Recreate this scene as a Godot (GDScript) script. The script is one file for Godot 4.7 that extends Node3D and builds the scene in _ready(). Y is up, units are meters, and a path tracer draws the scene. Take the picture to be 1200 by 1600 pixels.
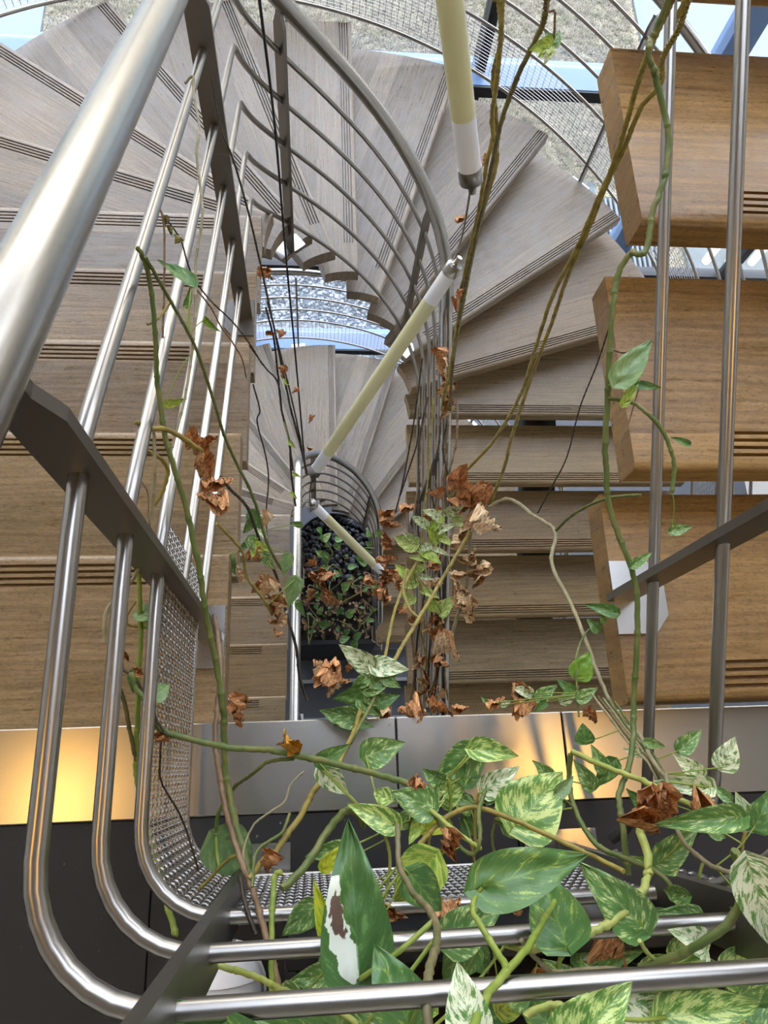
extends Node3D
# Looking down the open eye of a winding timber stair with steel railings and pothos vines.
const RISE := 0.15
const GOING := 0.3444
const STOREY := 3.15
const CX := 0.515            # stair centre line
const CZ := -1.722           # centre of the half-turn
const RI := 0.35             # inner radius of the treads
const RO := 1.93             # outer radius of the treads
const THICK := 0.062
var rng := RandomNumberGenerator.new()
var M := {}
var taken := {}

# ---------------------------------------------------------------- helpers
func numbered(called: String) -> String:
	var n: int = taken.get(called, 0)
	taken[called] = n + 1
	return called if n == 0 else "%s_%03d" % [called, n]

func thing(called: String, label: String, category: String, at := Vector3.ZERO, group := "") -> Node3D:
	var o := Node3D.new()
	o.name = numbered(called)
	add_child(o)
	o.position = at
	o.set_meta("label", label)
	o.set_meta("category", category)
	if group != "":
		o.set_meta("group", group)
	return o

func structure(called: String) -> Node3D:
	var o := Node3D.new()
	o.name = numbered(called)
	add_child(o)
	o.set_meta("kind", "structure")
	return o

func obj(called: String, mesh: Mesh, mat: Material, parent: Node = self) -> MeshInstance3D:
	var o := MeshInstance3D.new()
	o.name = called
	o.mesh = mesh
	o.material_override = mat
	parent.add_child(o, true)
	return o

func begin() -> SurfaceTool:
	var st := SurfaceTool.new()
	st.begin(Mesh.PRIMITIVE_TRIANGLES)
	return st

func done(st: SurfaceTool, tangents := false) -> ArrayMesh:
	st.generate_normals()
	if tangents:
		st.generate_tangents()
	return st.commit()

func quad(st: SurfaceTool, a: Vector3, b: Vector3, c: Vector3, d: Vector3) -> void:
	for p in [a, b, c, a, c, d]:
		st.add_vertex(p)

func bar(st: SurfaceTool, lo: Vector3, hi: Vector3, bevel := 0.0) -> void:
	# a box with chamfered edges, made as stacked rings along y
	var b: float = min(bevel, min(hi.x - lo.x, min(hi.y - lo.y, hi.z - lo.z)) * 0.45)
	st.set_smooth_group(-1)
	var rings: Array = []
	var levels: Array = [[lo.y, b], [lo.y + b, 0.0], [hi.y - b, 0.0], [hi.y, b]] if b > 0.0 else [[lo.y, 0.0], [hi.y, 0.0]]
	for l in levels:
		var i: float = l[1]
		var y: float = l[0]
		if b > 0.0:
			var e: float = b
			rings.append([Vector3(lo.x + i, y, lo.z + e + i), Vector3(lo.x + e + i, y, lo.z + i), Vector3(hi.x - e - i, y, lo.z + i), Vector3(hi.x - i, y, lo.z + e + i),
				Vector3(hi.x - i, y, hi.z - e - i), Vector3(hi.x - e - i, y, hi.z - i), Vector3(lo.x + e + i, y, hi.z - i), Vector3(lo.x + i, y, hi.z - e - i)])
		else:
			rings.append([Vector3(lo.x, y, lo.z), Vector3(hi.x, y, lo.z), Vector3(hi.x, y, hi.z), Vector3(lo.x, y, hi.z)])
	var n: int = rings[0].size()
	for k in rings.size() - 1:
		for j in n:
			quad(st, rings[k][j], rings[k][(j + 1) % n], rings[k + 1][(j + 1) % n], rings[k + 1][j])
	for j in range(1, n - 1):
		for p in [rings[0][0], rings[0][j + 1], rings[0][j]]:
			st.add_vertex(p)
		var t: Array = rings[rings.size() - 1]
		for p in [t[0], t[j], t[j + 1]]:
			st.add_vertex(p)

func box_mesh(lo: Vector3, hi: Vector3, bevel := 0.0) -> ArrayMesh:
	var st := begin()
	bar(st, lo, hi, bevel)
	return done(st)

func tube(st: SurfaceTool, pts: PackedVector3Array, radius, sides := 10, caps := true) -> void:
	# sweep a circle along a polyline with parallel-transported frames; radius is a number or an array
	var n := pts.size()
	var rings: Array = []
	var t0 := (pts[1] - pts[0]).normalized()
	var up := Vector3.UP if abs(t0.y) < 0.9 else Vector3.RIGHT
	var nx := t0.cross(up).normalized()
	var prev := t0
	for i in n:
		var t: Vector3
		if i == 0:
			t = t0
		elif i == n - 1:
			t = (pts[n - 1] - pts[n - 2]).normalized()
		else:
			t = ((pts[i + 1] - pts[i]).normalized() + (pts[i] - pts[i - 1]).normalized()).normalized()
		nx = (nx - t * nx.dot(t)).normalized()
		prev = t
		var ny := t.cross(nx)
		var rad: float = radius[i] if radius is Array or radius is PackedFloat32Array else float(radius)
		var ring := PackedVector3Array()
		for j in sides:
			var a := TAU * j / sides
			ring.append(pts[i] + (nx * cos(a) + ny * sin(a)) * rad)
		rings.append(ring)
	st.set_smooth_group(1 if sides > 4 else -1)
	for i in n - 1:
		for j in sides:
			var k := (j + 1) % sides
			quad(st, rings[i][j], rings[i + 1][j], rings[i + 1][k], rings[i][k])
	if caps:
		st.set_smooth_group(-1)
		for j in range(1, sides - 1):
			for p in [rings[0][0], rings[0][j], rings[0][j + 1]]:
				st.add_vertex(p)
			for p in [rings[n - 1][0], rings[n - 1][j + 1], rings[n - 1][j]]:
				st.add_vertex(p)

func tube_mesh(pts: PackedVector3Array, radius, sides := 10) -> ArrayMesh:
	var st := begin()
	tube(st, pts, radius, sides)
	return done(st)

func smooth(pts: PackedVector3Array, steps := 6) -> PackedVector3Array:
	# Catmull-Rom through the points
	var out := PackedVector3Array()
	for i in pts.size() - 1:
		var a := pts[max(i - 1, 0)]
		var d := pts[min(i + 2, pts.size() - 1)]
		for s in steps:
			out.append(pts[i].cubic_interpolate(pts[i + 1], a, d, float(s) / steps))
	out.append(pts[pts.size() - 1])
	return out

# ---------------------------------------------------------------- materials
func plain(c: Color, rough := 0.7, metal := 0.0) -> StandardMaterial3D:
	var m := StandardMaterial3D.new()
	m.albedo_color = c
	m.roughness = rough
	m.metallic = metal
	return m

func noise(freq: float, seed_: int, oct := 4) -> FastNoiseLite:
	var n := FastNoiseLite.new()
	n.noise_type = FastNoiseLite.TYPE_SIMPLEX_SMOOTH
	n.frequency = freq
	n.seed = seed_
	n.fractal_octaves = oct
	return n

func wood_texture(seed_: int, dark: Color, light: Color, ripple: float, worn := 0.0) -> Array:
	# 1.6 m along the grain (x), 0.4 m across (y), with glued staves of differing tone
	var w := 1024
	var h := 256
	var img := Image.create(w, h, false, Image.FORMAT_RGB8)
	var rough := Image.create(w, h, false, Image.FORMAT_L8)
	var r := RandomNumberGenerator.new()
	r.seed = seed_
	var n1 := noise(1.0, seed_, 4)
	var n2 := noise(1.0, seed_ + 7, 2)
	var edges: Array = [0]
	while edges[edges.size() - 1] < h:
		edges.append(edges[edges.size() - 1] + r.randi_range(56, 92))
	var tones: Array = []
	var offs: Array = []
	for e in edges:
		tones.append(r.randf_range(-0.16, 0.16) * (1.0 + worn * 1.4))
		offs.append(r.randf_range(0, 900.0))
	for y in h:
		var s := 0
		while y >= edges[s + 1]:
			s += 1
		var o: float = offs[s]
		for x in w:
			var wob := n2.get_noise_2d(x * 0.003 + o, y * 0.012) * 5.0
			var v: float = n1.get_noise_2d(x * 0.0035 + o, (y + wob) * 0.13 + o) * 0.5
			v += n1.get_noise_2d(x * 0.014 - o, (y + wob) * 0.5) * 0.34
			v += n2.get_noise_2d(x * 0.06 + o, y * 1.5) * 0.26
			v += ripple * sin((y + wob * 2.0) * 0.30 + n2.get_noise_2d(x * 0.002, o) * 5.0) * n2.get_noise_2d(x * 0.004 + 70.0, y * 0.01) * 0.3
			var t: float = clamp(0.5 + v * 0.75 + tones[s], 0.0, 1.0)
			var c := dark.lerp(light, t)
			# open pores: short dark dashes along the grain
			if n1.get_noise_2d(x * 0.12 + 50.0 + o, y * 2.1) > 0.34:
				c = c.darkened(0.16)
			if worn > 0.0:          # sandy scuffing where feet land
				var scuff: float = smoothstep(-0.1, 0.5, n2.get_noise_2d(x * 0.008 + 500.0, y * 0.02)) * worn
				c = c.lerp(Color(0.58, 0.55, 0.51) if n2.get_noise_2d(x * 1.9, y * 1.9 + 200.0) > 0.0 else Color(0.45, 0.425, 0.40), scuff)
			img.set_pixel(x, y, c)
			var g: float = clamp(0.37 + v * 0.14 + n2.get_noise_2d(x * 0.02 + 300.0, y * 0.03) * 0.12, 0.0, 1.0)
			rough.set_pixel(x, y, Color(g, g, g))
	img.generate_mipmaps()
	return [ImageTexture.create_from_image(img), ImageTexture.create_from_image(rough)]

func wood(tex: Array, tint: Color) -> StandardMaterial3D:
	var m := StandardMaterial3D.new()
	m.albedo_texture = tex[0]
	m.albedo_color = tint
	m.roughness_texture = tex[1]
	m.roughness = 1.0
	m.metallic_specular = 0.5
	return m

func speckle_texture(size: int, seed_: int, base: Color, spots: Array) -> ImageTexture:
	# spots: [count, max radius, colour]
	var img := Image.create(size, size, false, Image.FORMAT_RGB8)
	img.fill(base)
	var r := RandomNumberGenerator.new()
	r.seed = seed_
	for s in spots:
		for i in s[0]:
			var p := Vector2i(r.randi_range(0, size - 1), r.randi_range(0, size - 1))
			var q: int = r.randi_range(1, s[1])
			img.fill_rect(Rect2i(p, Vector2i(q, r.randi_range(1, s[1]))), base.lerp(s[2], r.randf_range(0.3, 1.0)))
	return ImageTexture.create_from_image(img)

func make_materials() -> void:
	var t1 := wood_texture(3, Color(0.40, 0.325, 0.215), Color(0.66, 0.56, 0.395), 0.35)
	var t2 := wood_texture(17, Color(0.385, 0.325, 0.23), Color(0.64, 0.555, 0.415), 0.15)
	var t3 := wood_texture(29, Color(0.43, 0.32, 0.17), Color(0.68, 0.535, 0.31), 1.0)
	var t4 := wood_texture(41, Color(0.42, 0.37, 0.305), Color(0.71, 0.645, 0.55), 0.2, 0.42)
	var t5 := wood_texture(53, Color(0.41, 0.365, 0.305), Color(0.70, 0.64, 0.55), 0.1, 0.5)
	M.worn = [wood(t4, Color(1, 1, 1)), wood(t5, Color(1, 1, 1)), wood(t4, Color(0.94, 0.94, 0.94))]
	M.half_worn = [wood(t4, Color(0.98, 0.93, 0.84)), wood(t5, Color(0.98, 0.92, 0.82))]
	M.wood = [wood(t1, Color(1, 1, 1)), wood(t2, Color(1, 1, 1)), wood(t1, Color(0.95, 0.94, 0.92)), wood(t2, Color(1.0, 0.96, 0.9)), wood(t3, Color(1, 1, 1))]
	M.steel = plain(Color(0.61, 0.595, 0.57), 0.29, 1.0)
	M.handrail = plain(Color(0.63, 0.62, 0.595), 0.27, 1.0)
	M.post = plain(Color(0.50, 0.485, 0.46), 0.4, 1.0)
	M.plate = plain(Color(0.70, 0.695, 0.68), 0.25, 1.0)
	M.wire = plain(Color(0.60, 0.59, 0.57), 0.38, 1.0)
	M.dark_steel = plain(Color(0.12, 0.12, 0.125), 0.5, 0.3)
	M.cable = plain(Color(0.06, 0.06, 0.065), 0.5)
	M.rubber = plain(Color(1, 1, 1), 0.62)
	M.rubber.albedo_texture = speckle_texture(1024, 5, Color(0.135, 0.124, 0.112), [[900, 2, Color(0.24, 0.23, 0.22)], [140, 4, Color(0.55, 0.55, 0.53)], [9000, 1, Color(0.10, 0.098, 0.095)]])
	M.rubber.uv1_triplanar = true
	M.rubber.uv1_world_triplanar = true
	M.rubber.uv1_scale = Vector3(1.3, 1.3, 1.3)
	M.stone = plain(Color(0.33, 0.345, 0.37), 0.45)
	M.stone_edge = plain(Color(0.60, 0.61, 0.62), 0.4)
	M.white_wall = plain(Color(0.82, 0.81, 0.79), 0.85)
	M.frame_blue = plain(Color(0.38, 0.48, 0.62), 0.35, 0.1)
	M.frame_dark = plain(Color(0.055, 0.058, 0.065), 0.45)
	M.glass = plain(Color(0.86, 0.93, 0.96, 0.04), 0.02)
	M.glass.transparency = BaseMaterial3D.TRANSPARENCY_ALPHA
	M.tube_body = plain(Color(0.86, 0.85, 0.66), 0.35)
	M.tube_end = plain(Color(0.93, 0.94, 0.95), 0.35)
	M.soil = plain(Color(1, 1, 1), 0.95)
	M.soil.albedo_texture = speckle_texture(512, 8, Color(0.12, 0.095, 0.07), [[6000, 3, Color(0.2, 0.15, 0.1)], [4000, 3, Color(0.06, 0.05, 0.04)], [300, 4, Color(0.35, 0.24, 0.14)]])
	M.soil.uv1_triplanar = true
	M.soil.uv1_world_triplanar = true
	M.soil.uv1_scale = Vector3(1.5, 1.5, 1.5)
	M.pebble = plain(Color(0.13, 0.14, 0.16), 0.45)
	M.gravel_bed = plain(Color(1, 1, 1), 0.95)
	M.gravel_bed.albedo_texture = speckle_texture(1024, 12, Color(0.30, 0.335, 0.36), [[14000, 6, Color(0.46, 0.50, 0.53)], [12000, 5, Color(0.22, 0.25, 0.27)], [600, 8, Color(0.36, 0.44, 0.32)]])
	M.gravel_bed.uv1_triplanar = true
	M.gravel_bed.uv1_world_triplanar = true
	M.gravel_bed.uv1_scale = Vector3(0.5, 0.5, 0.5)
	M.field = plain(Color(1, 1, 1), 0.95)
	M.field.albedo_texture = field_texture()
	M.field.uv1_triplanar = true
	M.field.uv1_world_triplanar = true
	M.field.uv1_scale = Vector3(0.22, 0.22, 0.22)
	M.paving = plain(Color(0.37, 0.40, 0.405), 0.8)
	M.cream = plain(Color(0.88, 0.84, 0.76), 0.7)

func field_texture() -> ImageTexture:
	var img := Image.create(1024, 1024, false, Image.FORMAT_RGB8)
	var n := noise(0.012, 44, 4)
	var f := noise(0.12, 45, 3)
	for y in 1024:
		for x in 1024:
			var v := n.get_noise_2d(x, y)
			var c := Color(0.38, 0.34, 0.265).lerp(Color(0.47, 0.435, 0.36), clamp(0.5 + v, 0.0, 1.0))
			var q := f.get_noise_2d(x, y)
			c = c.lerp(Color(0.50, 0.51, 0.34), clamp(v * -1.2 + q * 0.6, 0.0, 0.55))
			c = c.lightened(clamp(q * 0.5, 0.0, 0.4)) if q > 0.0 else c.darkened(clamp(-q * 0.7, 0.0, 0.5))
			img.set_pixel(x, y, c)
	var r := RandomNumberGenerator.new()
	r.seed = 6
	for i in 26000:                     # straws
		var p := Vector2(r.randf() * 1023, r.randf() * 1023)
		var d := Vector2.from_angle(r.randf() * TAU)
		var c := Color(0.74, 0.70, 0.60).lerp(Color(0.30, 0.28, 0.21), float(r.randi_range(0, 1)))
		for s in r.randi_range(4, 11):
			var q := p + d * s
			if q.x >= 0 and q.y >= 0 and q.x < 1024 and q.y < 1024:
				img.set_pixel(int(q.x), int(q.y), c)
	img.generate_mipmaps()
	return ImageTexture.create_from_image(img)

# ---------------------------------------------------------------- treads
func tread_mesh(rows_in: Array, dir: Vector2, perp: Vector2, uv_off: Vector2) -> ArrayMesh:
	# rows_in: [inner point, outer point (x, z), height, groove depth] from the nosing's underside round to the back's underside
	var st := begin()
	var grid: Array = []
	for r in rows_in:
		var a: Vector2 = r[0]
		var b: Vector2 = r[1]
		var l := (b - a).length()
		var d := (b - a) / l
		var i1: Vector2 = a + d * 0.16
		var o1: Vector2 = b - d * 0.006
		var cols: Array = []
		for q in [[a, 0.0], [i1, 0.0], [i1 + d * 0.0001, r[3]], [o1 - d * 0.0001, r[3]], [o1, 0.0], [b, 0.0]]:
			cols.append(Vector3(q[0].x, r[2] - q[1], q[0].y))
		grid.append(cols)
	var uv := func(p: Vector3) -> Vector2:
		var q := Vector2(p.x, p.z)
		return Vector2(q.dot(dir) / 1.6 + uv_off.x, (q.dot(perp) - p.y) / 0.4 + uv_off.y)
	var n := grid.size()
	for i in n:
		var g0: Array = grid[i]
		var g1: Array = grid[(i + 1) % n]
		st.set_smooth_group(1 if i >= 1 and i <= 4 else -1)
		for j in 5:
			for p in [g0[j], g0[j + 1], g1[j + 1], g0[j], g1[j + 1], g1[j]]:
				st.set_uv(uv.call(p))
				st.add_vertex(p)
	st.set_smooth_group(-1)
	var back := 1
	while back + 1 < n and grid[back + 1][0].y > -THICK + 0.0001:
		back += 1
	for e in [0, 5]:
		for i in back:
			var p0: Vector3 = grid[i][e]
			var p1: Vector3 = grid[i + 1][e]
			var q0 := Vector3(p0.x, -THICK, p0.z)
			var q1 := Vector3(p1.x, -THICK, p1.z)
			for p in ([p0, p1, q1, p0, q1, q0] if e == 0 else [p0, q1, p1, p0, q0, q1]):
				st.set_uv(Vector2((p.y + uv_off.x) * 2.5, (p.x + p.z) * 2.0))
				st.add_vertex(p)
	return done(st)

func nosing_profile() -> Array:
	# [offset behind the nosing edge, height, groove depth]
	var rr := 0.011
	var rows: Array = [[0.006, -THICK, 0.0], [0.0, -THICK + 0.006, 0.0], [0.0, -rr, 0.0], [rr * 0.3, -rr * 0.3, 0.0], [rr, 0.0, 0.0]]
	for k in 4:
		var o := 0.0205 + k * 0.0128
		rows += [[o, 0.0, 0.0], [o + 0.0003, 0.0, 0.011], [o + 0.0056, 0.0, 0.011], [o + 0.0059, 0.0, 0.0]]
	rows.append([0.092, 0.0, 0.0])
	return rows

func straight_tread(x_in: float, x_out: float, z_nose: float, toward: float) -> ArrayMesh:
	# toward = -1: descends to -z (nosing at the far edge), +1: descends to +z
	var rows: Array = []
	for r in nosing_profile():
		var z: float = z_nose - toward * r[0]
		rows.append([Vector2(x_in, z), Vector2(x_out, z), r[1], r[2]])
	var zb := z_nose - toward * (GOING + 0.012)
	rows.append([Vector2(x_in, zb), Vector2(x_out, zb), 0.0, 0.0])
	rows.append([Vector2(x_in, zb), Vector2(x_out, zb), -THICK, 0.0])
	return tread_mesh(rows, Vector2(1, 0), Vector2(0, 1), Vector2(rng.randf(), rng.randf()))

func on_circle(p: Vector2, d: Vector2, r: float) -> Vector2:
	# where the line p + t d (t > 0) leaves a circle about the half-turn's centre
	var c := Vector2(CX, CZ)
	var q := p - c
	var b := q.dot(d)
	var t := -b + sqrt(max(b * b - (q.length_squared() - r * r), 0.0))
	return p + d * t

func winder_tread(step: int) -> ArrayMesh:
	# step 1 .. 10: the nosing lies at step * 18 degrees round the half-turn
	var c := Vector2(CX, CZ)
	var a1 := deg_to_rad(step * 18.0)
	var a0 := deg_to_rad((step - 1) * 18.0)
	var d1 := Vector2(-cos(a1), -sin(a1))
	var down := Vector2(sin(a1), -cos(a1))          # the way the stair goes down
	var d0 := Vector2(-cos(a0), -sin(a0))
	var down0 := Vector2(sin(a0), -cos(a0))
	var rows: Array = []
	var lead := 0.035 if step < 10 else 0.0
	for r in nosing_profile():
		var p: Vector2 = c + down * (lead - r[0])
		rows.append([on_circle(p, d1, RI), on_circle(p, d1, RO), r[1], r[2]])
	var pb: Vector2 = c - down0 * 0.012
	var bi := on_circle(pb, d0, RI)
	var bo := on_circle(pb, d0, RO)
	var last: Array = rows[rows.size() - 1]
	var ai0: float = (last[0] - c).angle()
	var ao0: float = (last[1] - c).angle()
	var ai1: float = (bi - c).angle()
	var ao1: float = (bo - c).angle()
	for k in range(1, 6):
		var f := k / 5.0
		var i := c + Vector2.from_angle(lerp_angle(ai0, ai1, f)) * RI
		var o := c + Vector2.from_angle(lerp_angle(ao0, ao1, f)) * RO
		rows.append([i, o, 0.0, 0.0])
	for k in range(5, -1, -1):
		var f := k / 5.0
		var i := c + Vector2.from_angle(lerp_angle(ai0, ai1, f)) * RI
		var o := c + Vector2.from_angle(lerp_angle(ao0, ao1, f)) * RO
		rows.append([i, o, -THICK, 0.0])
	return tread_mesh(rows, d1, down, Vector2(rng.randf(), rng.randf()))

func flight(called: String, label: String, top: float, ks: Array, xr: float, mats: Array) -> Node3D:
	var s := thing(called, label, "stairs", Vector3(0, top, 0), "storeys of the winding stair")
	for k in ks:
		var m: ArrayMesh
		if k <= 5:
			m = straight_tread(CX - RI, CX - RO, -k * GOING, -1.0)
		elif k <= 15:
			m = winder_tread(k - 5)
		else:
			m = straight_tread(xr, CX + RO, -(20 - k) * GOING, 1.0)
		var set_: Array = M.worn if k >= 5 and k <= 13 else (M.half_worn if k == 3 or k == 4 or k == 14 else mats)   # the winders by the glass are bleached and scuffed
		var t := obj("tread", m, set_[(k * 7 + int(top * -3.0) + 20) % set_.size()], s)
		t.position.y = -k * RISE
	return s

# height of the line through the nosings and the plan position along a railing that runs round the stair
func rail_point(s: float, left: float, right: float, radius: float, side_z: float) -> Vector3:
	# s in metres of plan length from z = 0 on the left flight
	var l1 := -CZ
	if s < l1:
		return Vector3(left, -s / GOING * RISE, -s)
	s -= l1
	var arc := PI * radius
	if s < arc:
		var a := s / radius
		var mid := (left + right) * 0.5
		return Vector3(mid - cos(a) * (mid - left), -(5.0 + 10.0 * a / PI) * RISE, CZ - sin(a) * radius)
	s -= arc
	return Vector3(right, -(15.0 + s / GOING) * RISE, CZ + s)

func stringer(parent: Node3D, radius: float, k0: float, k1: float) -> void:
	# dark steel spine under the middle of the treads
	var st := begin()
	var prev: Array = []
	var left := CX - radius
	var right := CX + radius
	var arc := PI * radius
	var total := -CZ * 2.0 + arc
	for i in 97:
		var s := total * i / 96.0
		var p := rail_point(s, left, right, radius, 0.0)
		var k := -p.y / RISE
		if k < k0 or k > k1:
			continue
		var q := rail_point(min(s + 0.01, total), left, right, radius, 0.0)
		var d := Vector3(q.x - p.x, 0, q.z - p.z).normalized()
		if d.length() < 0.5:
			d = Vector3(0, 0, 1)
		var n := Vector3(-d.z, 0, d.x) * 0.09
		var y := p.y - 0.226
		var ring: Array = [Vector3(p.x, y, p.z) - n, Vector3(p.x, y, p.z) + n, Vector3(p.x, y - 0.16, p.z) + n, Vector3(p.x, y - 0.16, p.z) - n]
		if prev.size() > 0:
			for j in 4:
				quad(st, prev[j], prev[(j + 1) % 4], ring[(j + 1) % 4], ring[j])
		prev = ring
	obj("stringer", done(st), M.dark_steel, parent)

# ---------------------------------------------------------------- railings
func post(parent: Node3D, foot: Vector3, height: float, along: Vector3, width := 0.046, shift := 0.018) -> void:
	# flat steel bar, broad face across the run, shouldered where it meets the handrail
	var across := Vector3.UP.cross(along).normalized()
	var st := begin()
	st.set_smooth_group(-1)
	var prof: Array = [[0.0, 0.5], [height - 0.05, 0.5], [height - 0.015, 0.22], [height, 0.22]]
	var prev: Array = []
	for q in prof:
		var c: Vector3 = foot + Vector3.UP * q[0]
		var w: Vector3 = across * width * q[1]
		var t := along * 0.006
		var ring: Array = [c - w - t, c + w - t, c + w + t, c - w + t]
		if prev.size() > 0:
			for j in 4:
				quad(st, prev[j], prev[(j + 1) % 4], ring[(j + 1) % 4], ring[j])
		prev = ring
	quad(st, prev[0], prev[1], prev[2], prev[3])
	var p := obj("post", done(st), M.post, parent)
	# clipped-corner foot plate on the tread
	var sp := begin()
	sp.set_smooth_group(-1)
	var poly: Array = [[-0.045, -0.062], [0.02, -0.062], [0.045, -0.032], [0.045, 0.032], [0.02, 0.062], [-0.045, 0.062]]
	var lo: Array = []
	var hi: Array = []
	for q in poly:
		var v: Vector3 = foot + across * (q[0] + shift) + along * q[1]
		lo.append(v + Vector3.UP * 0.0005)
		hi.append(v + Vector3.UP * 0.007)
	for j in 6:
		quad(sp, lo[j], lo[(j + 1) % 6], hi[(j + 1) % 6], hi[j])
	for j in range(1, 5):
		for v in [hi[0], hi[j], hi[j + 1]]:
			sp.add_vertex(v)
	obj("foot_plate", done(sp), M.plate, p)

func wire_panel(parent: Node3D, path: PackedVector3Array, h0: float, h1: float, pitch_s: float, pitch_h: float, rad: float, weave: float) -> void:
	# woven wire cloth standing on a path: wires along it and wires across it
	var st := begin()
	# resample the path
	var pts := PackedVector3Array()
	var acc := 0.0
	pts.append(path[0])
	for i in path.size() - 1:
		var a := path[i]
		var b := path[i + 1]
		var l := (b - a).length()
		while acc + pitch_s <= l:
			acc += pitch_s
			pts.append(a.lerp(b, acc / l))
		acc -= l
	var nh := int((h1 - h0) / pitch_h)
	var nor: Array = []
	for i in pts.size():
		var d := pts[min(i + 1, pts.size() - 1)] - pts[max(i - 1, 0)]
		nor.append(Vector3(-d.z, 0, d.x).normalized())
	for j in nh + 1:
		var w := PackedVector3Array()
		for i in pts.size():
			w.append(pts[i] + Vector3.UP * (h0 + j * pitch_h) + nor[i] * (weave * (1.0 if (i + j) % 2 == 0 else -1.0)))
		tube(st, w, rad, 3, false)
	for i in pts.size():
		var w := PackedVector3Array()
		if weave > 0.0:
			for j in nh + 1:
				w.append(pts[i] + Vector3.UP * (h0 + j * pitch_h) - nor[i] * (weave * (1.0 if (i + j) % 2 == 0 else -1.0)))
		else:
			w.append(pts[i] + Vector3.UP * h0)
			w.append(pts[i] + Vector3.UP * h1)
		tube(st, w, rad if weave > 0.0 else rad * 0.6, 3, false)
	var o := obj("wire_mesh", done(st), M.wire, parent)
	o.set_meta("kind", "stuff")

func lifted(path: PackedVector3Array, h: float) -> PackedVector3Array:
	var out := PackedVector3Array()
	for p in path:
		out.append(p + Vector3.UP * h)
	return out

const ROD_H := [0.80, 0.63, 0.457, 0.275, 0.075]
const HAND_H := 0.97

const LAMP := 0.6
const TURN := 0.32           # half-depth of the railing's turn

func inner_path(top: float, s0: float, s1: float, left: float, right: float) -> PackedVector3Array:
	# plan path of the inner railing down one storey, its y the nosing line
	var pts := PackedVector3Array()
	var n := int((s1 - s0) / 0.04)
	for i in n + 1:
		var s: float = lerp(s0, s1, float(i) / n)
		pts.append(rail_point(s, left, right, TURN, 0.0) + Vector3.UP * top)
	return pts

func landing_path(top: float, left: float, right: float, drop: float) -> PackedVector3Array:
	# from the upper right flight, round the landing edge, to the head of the left flight
	var lev := top - drop
	var pts := PackedVector3Array()
	var r := 0.1
	var zf := 0.235
	for i in 9:
		var a := i / 8.0 * PI * 0.5
		pts.append(Vector3(right - r + cos(a) * r, lerp(0.09 + top, lev, i / 8.0), zf - r + sin(a) * r))
	for i in range(1, 8):
		pts.append(Vector3(lerp(right - r, left + r, i / 8.0), lev, zf))
	for i in 9:
		var a := PI * 0.5 + i / 8.0 * PI * 0.5
		pts.append(Vector3(left + r + cos(a) * r, lev, zf - r + sin(a) * r))
	var reach := drop / RISE * GOING
	pts.append(Vector3(left, lev, lerp(zf - r, -reach, 0.7)))
	pts.append(Vector3(left, lev - 0.004, -reach))
	pts.append(Vector3(left, lev - 0.05 / GOING * RISE - 0.001, -reach - 0.05))
	return pts

func upper_path(top: float, right: float, reach: float) -> PackedVector3Array:
	# the stretch of the flight that comes down to the landing on the right
	var pts := PackedVector3Array()
	for i in 13:
		var z: float = lerp(-reach, 0.1, i / 12.0)
		pts.append(Vector3(right, RISE - z / GOING * RISE + top, z))
	return pts

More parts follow.
